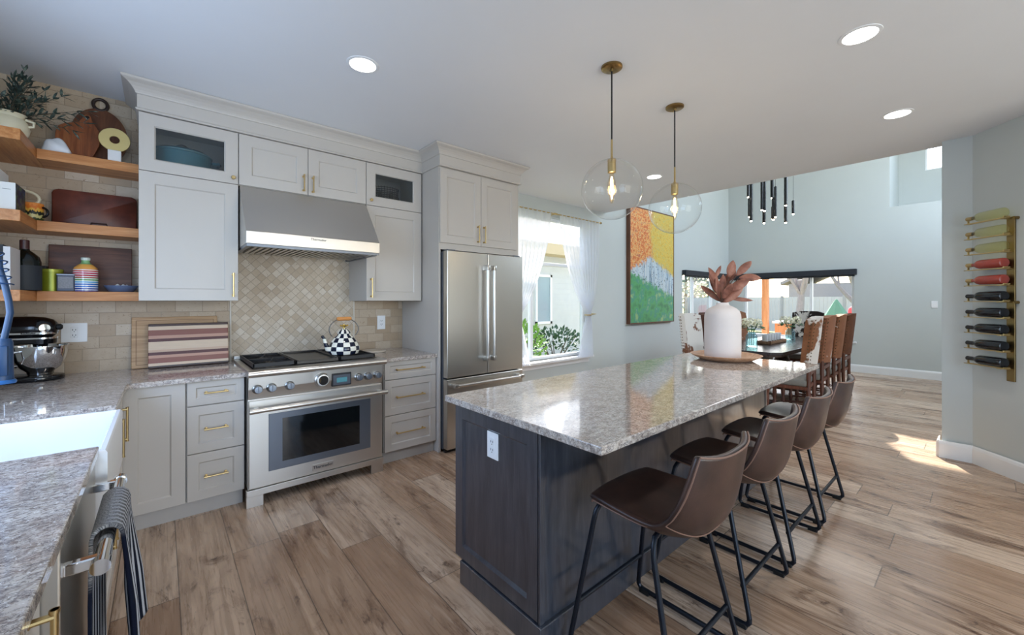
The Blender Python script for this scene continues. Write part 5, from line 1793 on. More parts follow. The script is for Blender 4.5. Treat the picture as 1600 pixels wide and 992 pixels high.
# ================================================================== PAINTING
t = thing('painting', 'tall framed painting of yellow and orange aspens over green ground', 'painting', (6.85, 4.0, 1.0))
px0, px1, pz0, pz1 = 6.10, 7.62, 1.0, 3.06
bm_ = MB().box(px0, px0 + 0.02, NY - 0.075, NY - 0.001, pz0, pz1, 0.002).box(px1 - 0.02, px1, NY - 0.075, NY - 0.001, pz0, pz1, 0.002)
bm_.box(px0 + 0.02, px1 - 0.02, NY - 0.075, NY - 0.001, pz0, pz0 + 0.02, 0.002).box(px0 + 0.02, px1 - 0.02, NY - 0.075, NY - 0.001, pz1 - 0.02, pz1, 0.002)
obj('frame', bm_, wood('walnut_frame', (70, 44, 32), (98, 64, 46), (120, 82, 60), 'z', 1), t, False)
pt = NT('aspen_grove_canvas')
tc = pt.n('ShaderNodeTexCoord'); sp = pt.n('ShaderNodeSeparateXYZ'); pt.l(tc.outputs['Object'], sp.inputs[0])
X = pt.math('DIVIDE', pt.math('ADD', sp.outputs[0], 0.75), 1.5)        # 0..1 across
Z = pt.math('DIVIDE', sp.outputs[2], 2.06)                            # 0..1 up
co = tc.outputs['Object']
n_big = pt.noise(co, 2.2, 3)
n_mid = pt.noise(co, 14, 4, 0.7)
n_fine = pt.noise(co, 17, 3, 0.7)
yel = pt.ramp(n_fine, [(0.35, lin((196, 160, 60))), (0.5, lin((222, 190, 84))), (0.62, lin((190, 176, 96))), (0.7, lin((236, 214, 130)))], 'LINEAR')
org = pt.ramp(n_fine, [(0.38, lin((206, 110, 52))), (0.46, lin((232, 150, 78))), (0.52, lin((226, 190, 120))), (0.58, lin((190, 76, 50))), (0.66, lin((228, 200, 140)))], 'CONSTANT')
xo = pt.math('ADD', X, pt.math('MULTIPLY', pt.math('SUBTRACT', n_big, 0.5), 0.35))
fol = pt.mix(pt.ramp(xo, [(0.42, (1, 1, 1)), (0.52, (0, 0, 0))]), yel, org)
tv = pt.noise(pt.coords(scale=(1, 1, 0.06)), 22, 2)
trunks = pt.ramp(tv, [(0.42, lin((196, 208, 214))), (0.5, lin((150, 176, 196))), (0.56, lin((120, 140, 156))), (0.62, lin((214, 220, 220)))], 'CONSTANT')
specks = pt.math('GREATER_THAN', pt.noise(co, 26, 2), 0.63)
trunks = pt.mix(specks, trunks, lin((78, 92, 100)))
grn = pt.ramp(pt.noise(co, 5, 4), [(0.36, lin((60, 126, 84))), (0.48, lin((84, 160, 96))), (0.56, lin((66, 142, 120))), (0.68, lin((150, 184, 120)))])
zt_ = pt.math('ADD', Z, pt.math('MULTIPLY', pt.math('SUBTRACT', n_mid, 0.5), 0.16))
zt2 = pt.math('ADD', zt_, pt.math('MULTIPLY', pt.math('ABSOLUTE', pt.math('SUBTRACT', X, 0.45)), 0.28))
c1 = pt.mix(pt.ramp(zt2, [(0.56, (0, 0, 0)), (0.60, (1, 1, 1))]), trunks, fol)
zg = pt.math('ADD', zt_, pt.math('MULTIPLY', X, 0.20))
c2 = pt.mix(pt.ramp(zg, [(0.42, (1, 1, 1)), (0.46, (0, 0, 0))]), c1, grn)
pt.bump(n_fine, 0.2, 0.004)
M['painting'] = pt.set(c2, 0.5)
obj('canvas', MB().box(px0 + 0.02, px1 - 0.02, NY - 0.07, NY - 0.03, pz0 + 0.02, pz1 - 0.02), M['painting'], t, False)

# ================================================================== BOTTLE RACK ON THE ANGLED WALL
W0 = Vector((5.347, 0.076, 0)); WU = (Vector((4.50, -0.686, 0)) - W0).normalized(); WN = Vector((WU.y, -WU.x, 0))


def wp_(s, n, z):
    return W0 + WU * s + WN * n + Vector((0, 0, z))


MW = Matrix(((WU.x, WN.x, 0, W0.x), (WU.y, WN.y, 0, W0.y), (0, 0, 1, 0), (0, 0, 0, 1)))   # local (s, n, z)
bz = [2.105 - 0.1325 * k for k in range(10)]
t = thing('bottle_rack', 'tall brass wall rack holding ten bottles on the angled wall', 'wine rack', tuple(wp_(0.315, 0.02, 0.77)))
obj('wall_bar', MB().box(0.286, 0.346, 0.0005, 0.012, 0.765, 2.07, 0.002).xf(MW), M['brass_dk'], t, False)
for k, z in enumerate(bz):
    zb = z - 0.041
    cr = MB().box(0.03, 0.352, 0.052, 0.060, zb - 0.006, zb, 0.001).box(0.03, 0.352, 0.086, 0.094, zb - 0.006, zb, 0.001)
    cr.box(0.300, 0.332, 0.010, 0.096, zb - 0.010, zb - 0.004, 0.001).box(0.03, 0.045, 0.052, 0.094, zb - 0.006, zb, 0.001)
    cr.cyl((0.352, 0.052, zb + 0.004), (0.352, 0.094, zb + 0.004), 0.006, seg=8)
    cr.box(0.044, 0.050, 0.066, 0.080, zb - 0.002, zb + 0.026, 0.001)
    obj('cradle', cr.xf(MW), M['brass'], t, False)
for s_, z in ((0.36, bz[0] - 0.05), (0.36, bz[5] - 0.05)):
    obj('wall_screw', MB().cyl((s_, 0.0, z), (s_, 0.03, z), 0.012, seg=12).xf(MW), M['brass_dk'], t)
M['wine_white'] = glass_mat('pale_wine_glass', (0.95, 0.94, 0.74), 0.03, 1.4, (0.82, 0.80, 0.52), 0.03)
M['wine_rose'] = plain('rose_wine', (158, 66, 56), 0.08, var=0.08)
M['wine_red'] = plain('dark_wine_glass', (16, 19, 26), 0.06)
M['cork'] = plain('cork_and_foil', (170, 146, 96), 0.5)
M['capsule'] = plain('black_capsule', (30, 28, 30), 0.4)
bprof = [(0, 0.0), (0.030, 0.0), (0.037, 0.004), (0.0385, 0.012), (0.0385, 0.185), (0.034, 0.205), (0.022, 0.225), (0.0155, 0.24), (0.0145, 0.262), (0.0145, 0.292), (0.016, 0.294), (0.016, 0.300), (0, 0.300)]
pos = ('topmost', 'second', 'third')
labs = ['pale yellow wine bottle, topmost in the brass wall rack', 'pale yellow wine bottle, second from the top in the brass rack', 'pale yellow wine bottle just above the pink bottles in the rack',
        'pink wine bottle, upper of the two in the brass rack', 'pink wine bottle, lower of the two in the brass rack',
        'dark wine bottle directly below the pink bottles in the rack', 'dark wine bottle, second of the five dark ones from the top', 'dark wine bottle in the middle of the five dark ones', 'dark wine bottle second from the bottom of the rack', 'dark wine bottle lowest in the brass wall rack']
for k, z in enumerate(bz):
    c = wp_(0.340, 0.073, z)
    t = thing('wine_bottle', labs[k], 'bottle', tuple(c), 'bottles in the wall rack')
    ax = -WU
    mat = M['wine_white'] if k < 3 else (M['wine_rose'] if k < 5 else M['wine_red'])
    obj('bottle', MB().lathe(bprof, c, 28, ax), mat, t)
    if k < 5:
        obj('cork', MB().lathe([(0.0155, 0.252), (0.0158, 0.254), (0.0172, 0.293), (0.0172, 0.301), (0, 0.302)], c, 16, ax), M['cork'], t)
    else:
        obj('capsule', MB().lathe([(0.0155, 0.236), (0.0164, 0.24), (0.0164, 0.293), (0.0174, 0.295), (0.0174, 0.301), (0, 0.302)], c, 16, ax), M['capsule'], t)

o = obj('light_switch', MB().box(EX - 0.008, EX, 0.555, 0.635, 1.28, 1.40, 0.003), M['white_plastic'], None, False)
tag(o, 'small white switch plate on the far wall beside the corner', 'switch')

# ================================================================== DINING TABLE
TZ = 0.785
t = thing('dining_table', 'long dark dining table between the cowhide chairs', 'table', (6.9, 2.05, 0))
tx0, tx1, ty0, ty1 = 5.52, 8.30, 1.58, 2.52
c = 0.10
dk = wood('dark_slate_table', (28, 26, 28), (48, 44, 46), (70, 64, 64), 'x', 1, 0.26, 0.5)
topm = MB().prism([(tx0 + c, ty0), (tx1 - c, ty0), (tx1, ty0 + c), (tx1, ty1 - c), (tx1 - c, ty1), (tx0 + c, ty1), (tx0, ty1 - c), (tx0, ty0 + c)], 'z', TZ - 0.035, TZ, 0.005)
obj('tabletop', topm, dk, t, False)
edge = MB().prism([(tx0 + c + 0.02, ty0 + 0.025), (tx1 - c - 0.02, ty0 + 0.025), (tx1 - 0.025, ty0 + c + 0.02), (tx1 - 0.025, ty1 - c - 0.02), (tx1 - c - 0.02, ty1 - 0.025), (tx0 + c + 0.02, ty1 - 0.025), (tx0 + 0.025, ty1 - c - 0.02), (tx0 + 0.025, ty0 + c + 0.02)], 'z', TZ - 0.06, TZ - 0.035)
for k in range(60):
    xx = tx0 + c + 0.04 + k * 0.043
    edge.box(xx, xx + 0.02, ty0 + 0.018, ty0 + 0.027, TZ - 0.057, TZ - 0.038)
    edge.box(xx, xx + 0.02, ty1 - 0.027, ty1 - 0.018, TZ - 0.057, TZ - 0.038)
for k in range(16):
    yy = ty0 + c + 0.04 + k * 0.043
    edge.box(tx0 + 0.018, tx0 + 0.027, yy, yy + 0.02, TZ - 0.057, TZ - 0.038)
dkb = wood('dark_walnut_table', (42, 28, 22), (64, 44, 34), (88, 62, 48), 'x', 1, 0.4)
obj('dentil_edge', edge, dkb, t, False)
for x in (6.05, 7.25):
    obj('pedestal', MB().lathe([(0, 0.10), (0.13, 0.10), (0.14, 0.16), (0.08, 0.22), (0.07, 0.28), (0.11, 0.38), (0.12, 0.46), (0.08, 0.56), (0.10, 0.62), (0.16, 0.70), (0.16, 0.725), (0, 0.725)], (x, 2.05, 0), 28).box(x - 0.045, x + 0.045, 1.70, 2.40, 0.04, 0.11, 0.02).box(x - 0.04, x + 0.04, 1.68, 1.74, 0.0, 0.05, 0.01).box(x - 0.04, x + 0.04, 2.36, 2.42, 0.0, 0.05, 0.01), dkb, t)
obj('stretcher', MB().box(6.05, 7.25, 2.01, 2.09, 0.14, 0.20, 0.01), dkb, t, False)

# ================================================================== COWHIDE DINING CHAIRS
hides = [hide_mat('cowhide_brown_white', 1.0, (158, 106, 72), (92, 56, 36), 0.55, 2.6), hide_mat('cowhide_tan', 2.2, (164, 112, 82), (112, 72, 52), 0.68, 2.2),
         hide_mat('cowhide_caramel', 3.4, (158, 106, 74), (104, 66, 46), 0.60, 2.6), hide_mat('cowhide_dark_brown', 4.1, (120, 74, 48), (66, 40, 28), 0.58, 2.4),
         hide_mat('cowhide_white', 5.3, (140, 96, 70), (90, 58, 42), 0.44, 2.2), hide_mat('cowhide_roan', 6.2, (112, 72, 56), (64, 44, 40), 0.55, 3.4),
         hide_mat('cowhide_black_white', 7.7, (54, 40, 36), (24, 20, 22), 0.56, 3.0)]
redwood = wood('red_brown_chair_wood', (60, 34, 26), (92, 54, 40), (122, 76, 58), 'z', 1.5, 0.4)
cush = plain('grey_seat_leather', (120, 118, 112), 0.5)
nail = plain('bronze_nailheads', (92, 74, 52), 0.3, 0.9)


def back_pt(u, v, off):
    """u across (-1..1), v up (0..1); gently hollowed and reclined"""
    w = 0.235 - 0.012 * abs(v - 0.5) * 2
    z = 0.640 + 0.585 * v - 0.030 * max(0, abs(u) - 0.55) / 0.45 * (1 if v > 0.9 else 0)
    y = -0.215 - 0.060 * v + 0.055 * abs(u) ** 2.2 + off
    return Vector((w * u, y, z))


def make_chair(label, hide, group):
    t = thing('dining_chair', label, 'chair', (0, 0, 0), group)
    mb = MB()
    nu, nv = 14, 14
    F = [[mb.bm.verts.new(back_pt(2 * i / nu - 1, j / nv, 0.040)) for j in range(nv + 1)] for i in range(nu + 1)]
    B = [[mb.bm.verts.new(back_pt(2 * i / nu - 1, j / nv, -0.040)) for j in range(nv + 1)] for i in range(nu + 1)]
    for i in range(nu):
        for j in range(nv):
            mb.face([F[i][j], F[i][j + 1], F[i + 1][j + 1], F[i + 1][j]])
            mb.face([B[i][j], B[i + 1][j], B[i + 1][j + 1], B[i][j + 1]])
    for i in range(nu):
        mb.face([F[i][0], F[i + 1][0], B[i + 1][0], B[i][0]])
        mb.face([F[i][nv], B[i][nv], B[i + 1][nv], F[i + 1][nv]])
    for j in range(nv):
        mb.face([F[0][j], B[0][j], B[0][j + 1], F[0][j + 1]])
        mb.face([F[nu][j], F[nu][j + 1], B[nu][j + 1], B[nu][j]])
    es = [e for e in mb.bm.edges if e.calc_face_angle(0) > 0.9]
    bmesh.ops.bevel(mb.bm, geom=es, offset=0.014, segments=2, affect='EDGES')
    bk = obj('backrest', mb, hide, t, True, 60)
    nh = MB()
    for s in (-1, 1):
        for k in range(15):
            p = back_pt(s * 1.0, 0.03 + 0.94 * k / 14, -0.018)
            nh.sphere(p + Vector((0.001 * s, 0, 0)), 0.0075, 8, 5)
            p = back_pt(s * 0.92, 0.03 + 0.94 * k / 14, -0.0405)
            nh.sphere(p, 0.0075, 8, 5)
    obj('nailheads', nh, nail, bk)
    obj('seat_frame', MB().box(-0.235, 0.235, -0.20, 0.235, 0.385, 0.425, 0.006), redwood, t, False)
    obj('seat_cushion', MB().box(-0.242, 0.242, -0.190, 0.245, 0.425, 0.505, 0.024, 3), cush, t, True, 60)
    for s in (-1, 1):
        x = 0.205 * s
        turn = [(0, 0), (0.018, 0), (0.024, 0.02), (0.016, 0.05), (0.024, 0.08), (0.024, 0.13), (0.016, 0.15), (0.022, 0.20), (0.025, 0.25), (0.018, 0.29), (0.026, 0.31), (0.026, 0.386), (0, 0.386)]
        obj('leg', MB().lathe(turn, (x, 0.205, 0), 14), redwood, t)
        obj('leg', MB().tube([(x, -0.225, 0.0), (x, -0.205, 0.20), (x, -0.20, 0.42), (x, -0.205, 0.66)], [0.019, 0.021, 0.023, 0.021], 10), redwood, t)
        obj('stretcher', MB().cyl((x, -0.21, 0.14), (x, 0.205, 0.105), 0.012, seg=10), redwood, t)
    obj('stretcher', MB().cyl((-0.205, 0.0, 0.122), (0.205, 0.0, 0.122), 0.012, seg=10), redwood, t)
    obj('back_rail', MB().box(-0.20, 0.20, -0.222, -0.196, 0.555, 0.600, 0.006), redwood, t, False)
    return t


def chair_at(x, y, rz, label, hide, group):
    c = make_chair(label, hide, group)
    c.location = (x, y, 0)
    c.rotation_euler = (0, 0, rz)
    return c


G = 'cowhide dining chairs'
chair_at(5.75, 1.535, 0.10, 'brown and white cowhide dining chair nearest the island end', hides[0], G)
chair_at(6.35, 1.530, 0.06, 'plain tan cowhide dining chair, second on the side towards the stools', hides[1], G)
chair_at(6.95, 1.530, 0.05, 'caramel cowhide dining chair, third on the side towards the stools', hides[2], G)
chair_at(7.55, 1.530, 0.02, 'dark brown cowhide dining chair with a white base by the far wall window', hides[3], G)
chair_at(5.75, 2.555, PI - 0.05, 'white and brown cowhide dining chair nearest the painting', hides[4], G)
chair_at(6.35, 2.56, PI, 'mottled roan cowhide dining chair just left of the white vase', hides[5], G)
chair_at(6.95, 2.56, PI, 'brown cowhide dining chair hidden behind the white vase', hides[3], G)
chair_at(7.55, 2.56, PI + 0.03, 'rust-brown cowhide dining chair just right of the white vase', hides[1], G)
chair_at(8.36, 2.03, PI / 2, 'black and white cowhide chair at the far head of the dining table', hides[6], G)

# ---- jars with hydrangeas and the candle tray
M['jar'] = glass_mat('aqua_jar_glass', (0.80, 0.93, 0.95), 0.0, 1.45, (0.55, 0.72, 0.76), 0.10)
M['petal'] = plain('cream_petals', (244, 240, 212), 0.7, var=0.10, nscale=40)
M['leafg'] = plain('fresh_green', (62, 104, 66), 0.5, var=0.3, nscale=30)
for (x, y, r, h, s), lab, lab2 in (((6.03, 2.06, 0.072, 0.20, 1.0), 'large aqua glass jar of flowers at the near end of the dining table', 'loose cream hydrangeas in the large nearer jar'),
                                   ((7.62, 2.04, 0.068, 0.18, 1.15), 'aqua glass jar of flowers at the far end of the dining table', 'round cream hydrangeas in the farther jar')):
    o = obj('glass_jar', MB().lathe([(0, 0.002), (r * 0.94, 0.0), (r, 0.008), (r, h * 0.70), (r * 0.86, h * 0.82), (r * 0.66, h * 0.88), (r * 0.66, h), (r * 0.60, h), (r * 0.60, h * 0.88), (r * 0.90, h * 0.68), (r * 0.92, 0.014), (0, 0.012)], (x, y, TZ), 32), M['jar'])
    o.location = (0, 0, 0)
    tag(o, lab, 'jar', 'flower jars on the dining table')
    t = thing('hydrangea_bouquet', lab2, 'flowers', (x, y, TZ + 0.02), 'hydrangea bouquets')
    fl_, sm, gl = MB(), MB(), MB()
    rf = random.Random(int(x * 10))
    for k in range(6):
        a = k * PI / 3 + 0.3
        rr = 0.085 * s if k else 0.0
        hc = Vector((x + rr * math.cos(a), y + rr * math.sin(a), TZ + h + 0.085 + (0.02 if k % 2 else 0.05)))
        sm.tube([(x + 0.25 * rr * math.cos(a), y + 0.25 * rr * math.sin(a), TZ + 0.02), (x + 0.3 * rr * math.cos(a), y + 0.3 * rr * math.sin(a), TZ + h), hc], 0.004, 6)
        for q in range(46):
            d = Vector((rf.gauss(0, 1), rf.gauss(0, 1), rf.gauss(0, 1) + 0.3)).normalized()
            p = hc + d * 0.052 * s
            for w in range(2):
                t1 = d.orthogonal().normalized()
                t1 = Matrix.Rotation(w * PI / 2 + q, 3, d) @ t1
                leaf(fl_, p - t1 * 0.014, t1 + d * 0.2, 0.028, 0.017, d, -0.15, 3, 0.1)
        for q in range(3):
            b = a + rf.uniform(-0.8, 0.8)
            leaf(gl, hc - Vector((0, 0, 0.06)), (math.cos(b), math.sin(b), 0.1), 0.10, 0.055, (0, 0, 1), -0.3, 5)
    obj('blooms', fl_, M['petal'], t, False)
    obj('stems', sm, M['leafg'], t)
    obj('leaves', gl, M['leafg'], t, False)
t = thing('candle_tray', 'long wooden tray of pine cones and candles between the two jars', 'tray', (6.83, 2.06, TZ))
obj('tray', MB().box(6.48, 7.18, 1.97, 2.15, TZ, TZ + 0.012, 0.002).box(6.48, 7.18, 1.97, 1.982, TZ, TZ + 0.045, 0.003).box(6.48, 7.18, 2.138, 2.15, TZ, TZ + 0.045, 0.003).box(6.48, 6.492, 1.97, 2.15, TZ, TZ + 0.045, 0.003).box(7.168, 7.18, 1.97, 2.15, TZ, TZ + 0.045, 0.003), wood('dark_wicker_tray', (92, 64, 44), (134, 100, 72), (168, 132, 98), 'x', 3), t, False)
frost = plain('frosted_candle_glass', (226, 232, 236), 0.25, var=0.03)
for k in range(6):
    x = 6.55 + k * 0.112
    c = (x, 2.06, TZ + 0.0125)
    t2 = obj('candle_holder', MB().lathe([(0, 0), (0.034, 0), (0.036, 0.004), (0.038, 0.125), (0.034, 0.125), (0.032, 0.02), (0, 0.016)], c, 24), frost)
    tag(t2, 'white frosted candle glass standing in the long tray', 'candle holder', 'candle glasses in the tray')
cone = MB()
for i in range(9):
    for k in range(8):
        a = k * PI / 4 + i * 0.4
        r = 0.024 * math.sin(PI * (0.12 + 0.8 * i / 8))
        leaf(cone, (r * 0.4 * math.cos(a), r * 0.4 * math.sin(a), 0.005 + i * 0.006), (math.cos(a), math.sin(a), 0.5), max(0.008, r), 0.013, (0, 0, 1), 0.2, 3)
pc = obj('pine_cone', cone, plain('pine_cone_brown', (88, 60, 44), 0.8, var=0.2), None, False)
tag(pc, 'brown pine cone lying in the long candle tray', 'pine cone', 'pine cones in the tray')
pc.location = (6.52, 2.004, TZ + 0.012)
pc.scale = (0.62, 0.62, 0.62)
for k in range(1, 12):
    q = pc.copy(); COL.objects.link(q)
    q.location = (6.52 + 0.055 * k, 2.004 if k % 2 else 2.116, TZ + 0.012)
    q.rotation_euler = (0, 0, k * 1.1)

# ================================================================== CHANDELIER
CH = Vector((6.6, 2.05, 0))
t = thing('tube_chandelier', 'cluster of slim black tube lights hanging over the dining table', 'chandelier', (6.6, 2.05, HI))
obj('ceiling_plate', MB().lathe([(0, -0.035), (0.34, -0.035), (0.35, -0.028), (0.35, 0), (0, 0)], (6.6, 2.05, HI), 40), M['black'], t)
tubes = [(219, 222, 280), (243, 205, 400), (265, 206, 380), (288, 200, 345), (304, 200, 349), (309, 300, 410), (330, 230, 380), (349, 285, 392), (352, 180, 285), (368, 330, 390), (373, 180, 322), (391, 238, 408), (409, 300, 365), (322, 170, 300)]
rc = random.Random(11)
tipm = emis('chandelier_tip', (1.0, 0.86, 0.66), 14.0)
for i, (a, top, bot) in enumerate(tubes):
    dep = rc.uniform(-0.20, 0.20)
    dx = (a - 317) * 0.00291 * (1 + dep / 5.857)
    p = CH + RV * dx + FV * dep
    zt = 1.404 + (470 - (220 + top / 3.2)) * (5.857 + dep) / 637
    zb = 1.404 + (470 - (220 + bot / 3.2)) * (5.857 + dep) / 637
    r = 0.021 if i % 3 else 0.018
    tb = obj('tube', MB().lathe([(0, zb), (r * 0.8, zb), (r, zb + 0.004), (r, zt), (r * 0.3, zt + 0.01), (0, zt + 0.01)], (p.x, p.y, 0), 16), M['black'], t)
    obj('suspension_wire', MB().cyl((p.x, p.y, zt), (p.x, p.y, HI - 0.03), 0.002, seg=6), M['cord'], tb)
    obj('light_tip', MB().lathe([(0, zb - 0.016), (r * 0.6, zb - 0.012), (r * 0.72, zb), (0, zb)], (p.x, p.y, 0), 12), tipm, tb)

# ================================================================== OUTSIDE
gm_ = NT('winter_lawn')
fg = gm_.noise(gm_.coords(), 3, 5, 0.7)
fg2 = gm_.noise(gm_.coords(), 60, 3)
gcol = gm_.mix(fg2, lin((122, 118, 84)), lin((168, 160, 124)))
gcol = gm_.mix(gm_.ramp(fg, [(0.45, (0, 0, 0)), (0.6, (1, 1, 1))]), gcol, lin((108, 122, 76)))
M['lawn'] = gm_.set(gcol, 0.95, spec=0.1)
struct('ground', MB().box(-60, 80, -60, 80, -0.6, -0.16), M['lawn'])
M['patio'] = plain('patio_concrete', (186, 182, 176), 0.8, var=0.06)
struct('patio', MB().box(10.56, 16.5, -1.0, 7.4, -0.16, -0.08), M['patio'])
sid = NT('pale_siding')
cz = sid.n('ShaderNodeTexCoord'); sz = sid.n('ShaderNodeSeparateXYZ'); sid.l(cz.outputs['Object'], sz.inputs[0])
fr = sid.math('FRACT', sid.math('DIVIDE', sz.outputs[2], 0.16))
sid.bump(fr, 0.6, 0.02)
M['siding'] = sid.set(sid.mix(sid.noise(sid.coords(), 5, 3), lin((196, 200, 206)), lin((212, 214, 216))), 0.8)
M['roofing'] = plain('roof_shingles', (150, 142, 136), 0.9, var=0.2, nscale=40)
M['eave'] = plain('tan_eave', (206, 186, 150), 0.7)

# ---- neighbouring house beyond the kitchen window
t = thing('neighbor_house', 'pale-sided neighbouring house seen through the kitchen window', 'house', (9.5, 10.0, -0.16))
obj('wall', MB().box(1.0, 10.4, 8.2, 14.0, -0.16, 2.85), M['siding'], t, False)
obj('roof', MB().prism([(7.75, 2.75), (7.75, 2.95), (11.1, 4.9), (14.4, 2.95), (14.4, 2.75), (11.1, 4.7)], 'x', 0.7, 10.38), M['roofing'], t, False)
obj('fascia', MB().box(0.7, 10.38, 7.70, 7.75, 2.68, 2.97).box(0.7, 10.38, 7.75, 8.2, 2.68, 2.74), M['eave'], t, False)
for x0, x1, z0, z1 in ((7.9, 8.55, 0.75, 2.15), (5.4, 6.6, 0.75, 2.15)):
    yy = 8.2 if x0 < 10 else 8.0
    w_ = obj('window', MB().box(x0, x0 + 0.07, yy - 0.04, yy + 0.05, z0, z1).box(x1 - 0.07, x1, yy - 0.04, yy + 0.05, z0, z1).box(x0, x1, yy - 0.04, yy + 0.05, z0, z0 + 0.07).box(x0, x1, yy - 0.04, yy + 0.05, z1 - 0.07, z1), M['window_frame'], t, False)
    obj('pane', MB().box(x0 + 0.07, x1 - 0.07, yy - 0.01, yy + 0.01, z0 + 0.07, z1 - 0.07), plain('blue_grey_pane', (150, 172, 186), 0.1), w_, False)


def shrub(name, label, cat, c, r, h, n, mat, seed, lsize=0.09, group=None):
    t = thing(name, label, cat, c, group)
    rr = random.Random(seed)
    mb, sb = MB(), MB()
    for k in range(n):
        d = Vector((rr.gauss(0, 1), rr.gauss(0, 1), rr.gauss(0, 1))).normalized()
        q = rr.uniform(0.45, 1.0) ** 0.5
        p = Vector(c) + Vector((d.x * r * q, d.y * r * q, h * 0.5 + d.z * h * 0.5 * q))
        leaf(mb, p, d + Vector((rr.uniform(-1, 1), rr.uniform(-1, 1), rr.uniform(-.5, 1))) * 0.8, lsize * rr.uniform(0.7, 1.3), lsize * 0.5, (rr.uniform(-1, 1), rr.uniform(-1, 1), 1), 0.1, 3)
    for k in range(7):
        a = k * 0.9
        sb.tube([c, (c[0] + r * 0.3 * math.cos(a), c[1] + r * 0.3 * math.sin(a), c[2] + h * 0.45), (c[0] + r * 0.6 * math.cos(a), c[1] + r * 0.6 * math.sin(a), c[2] + h * 0.8)], [0.02, 0.013, 0.006], 6)
    obj('foliage', mb, mat, t, False)
    obj('stems', sb, plain('shrub_stem', (84, 70, 58), 0.8), t)
    return t


bright = plain('yellow_green_leaf', (110, 150, 62), 0.5, var=0.3, nscale=20)
dgreen = plain('dark_green_leaf', (50, 84, 60), 0.5, var=0.3, nscale=20)
shrub('garden_shrub', 'yellow-green leafy shrub at the left edge of the kitchen window', 'shrub', (4.45, 4.95, -0.16), 0.42, 1.25, 520, bright, 1, 0.10)
shrub('garden_shrub', 'low dark green shrub outside the kitchen window beside the tied curtain', 'shrub', (6.75, 6.35, -0.16), 0.75, 0.95, 620, dgreen, 2, 0.10)
# ---- evergreens past the corner window


def evergreen(label, c, r, h, seed):
    t = thing('evergreen_tree', label, 'tree', c, 'evergreens past the corner window')
    rr = random.Random(seed)
    mb = MB()
    for k in range(1500):
        u = rr.random() ** 0.8
        z = 0.35 + (h - 0.35) * u
        rad = r * (1 - u) ** 0.75 + 0.05
        a = rr.uniform(0, 2 * PI)
        q = rad * rr.uniform(0.35, 1.0)
        p = Vector((c[0] + q * math.cos(a), c[1] + q * math.sin(a), c[2] + z))
        leaf(mb, p, (math.cos(a), math.sin(a), -0.25 + rr.uniform(-.3, .3)), rr.uniform(0.25, 0.45), 0.16, (rr.uniform(-.4, .4), rr.uniform(-.4, .4), 1), -0.2, 3)
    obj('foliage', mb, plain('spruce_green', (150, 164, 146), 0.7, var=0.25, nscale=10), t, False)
    obj('trunk', MB().tube([c, (c[0], c[1], c[2] + h * 0.9)], [0.13, 0.03], 10), plain('spruce_bark', (96, 82, 70), 0.9), t)


evergreen('tall evergreen tree seen at the left of the corner window', (25.6, 12.6, -0.16), 1.7, 6.5, 4)
evergreen('broad evergreen tree standing farther back behind the tall one', (30.0, 13.0, -0.16), 1.9, 6.0, 5)

# ---- grey board fences


def fence(label, p, q, h, seg=2.4):
    t = thing('board_fence', label, 'fence', (p[0], p[1], -0.16), 'grey garden fences')
    p = Vector((*p, -0.16)); q = Vector((*q, -0.16))
    L = (q - p).length
    d = (q - p).normalized()
    ang_ = math.atan2(d.y, d.x)
    Mx = Matrix.Translation(p) @ Matrix.Rotation(ang_, 4, 'Z')
    mb = MB()
    n = int(L / 0.15)
    for k in range(n):
        mb.box(k * 0.15, k * 0.15 + 0.143, -0.012, 0.012, 0.05, h)
    obj('boards', mb.xf(Mx), plain('grey_fence_board', (206, 200, 190), 0.8, var=0.06, nscale=2), t, False)
    for k in range(int(L / seg) + 1):
        obj('fence_post', MB().box(k * seg - 0.05, k * seg + 0.05, -0.06, 0.04, 0, h + 0.06, 0.006).xf(Mx), plain('grey_fence_post', (176, 170, 162), 0.8) if k == 0 else bpy.data.materials['grey_fence_post'], t, False)
    obj('rail', MB().box(0, L, 0.012, 0.05, h - 0.25, h - 0.16).box(0, L, 0.012, 0.05, 0.3, 0.39).xf(Mx), bpy.data.materials['grey_fence_post'], t, False)


fence('grey board fence running behind the trees past the corner window', (15.0, 11.5), (22.9, 11.5), 1.75)
fence('grey board fence across the far end of the garden', (23.0, 11.3), (23.0, -3.0), 1.75)


# ---- bare trees
def bare_tree(label, c, h, r0, seed, lean=(0, 0)):
    t = thing('bare_tree', label, 'tree', c, 'bare trees in the garden')
    rr = random.Random(seed)
    tr, br = MB(), MB()

    def grow(mb, p, d, L, r, lev):
        pts, rs = [p], [r]
        q = p
        n = 4
        for i in range(n):
            d = (d + Vector((rr.uniform(-.16, .16), rr.uniform(-.16, .16), 0.06))).normalized()
            q = q + d * (L / n)
            pts.append(q)
            rs.append(r * (1 - 0.5 * (i + 1) / n))
        mb.tube(pts, rs, 6 if lev else 10)
        if lev < 4:
            for k in range(3 if lev else 4):
                i = rr.randint(2, n)
                a = rr.uniform(0, 2 * PI)
                side = d.orthogonal().normalized()
                side = Matrix.Rotation(a, 3, d) @ side
                grow(br, pts[i], (d + side * rr.uniform(0.45, 0.95)).normalized(), L * rr.uniform(0.55, 0.78), rs[i] * 0.62, lev + 1)
    grow(tr, Vector(c), Vector((lean[0], lean[1], 1)).normalized(), h * 0.36, r0, 0)
    bark = bpy.data.materials.get('pale_bark') or plain('pale_bark', (150, 142, 138), 0.9, var=0.2, nscale=10)
    obj('trunk', tr, bark, t)
    obj('branches', br, bark, t)


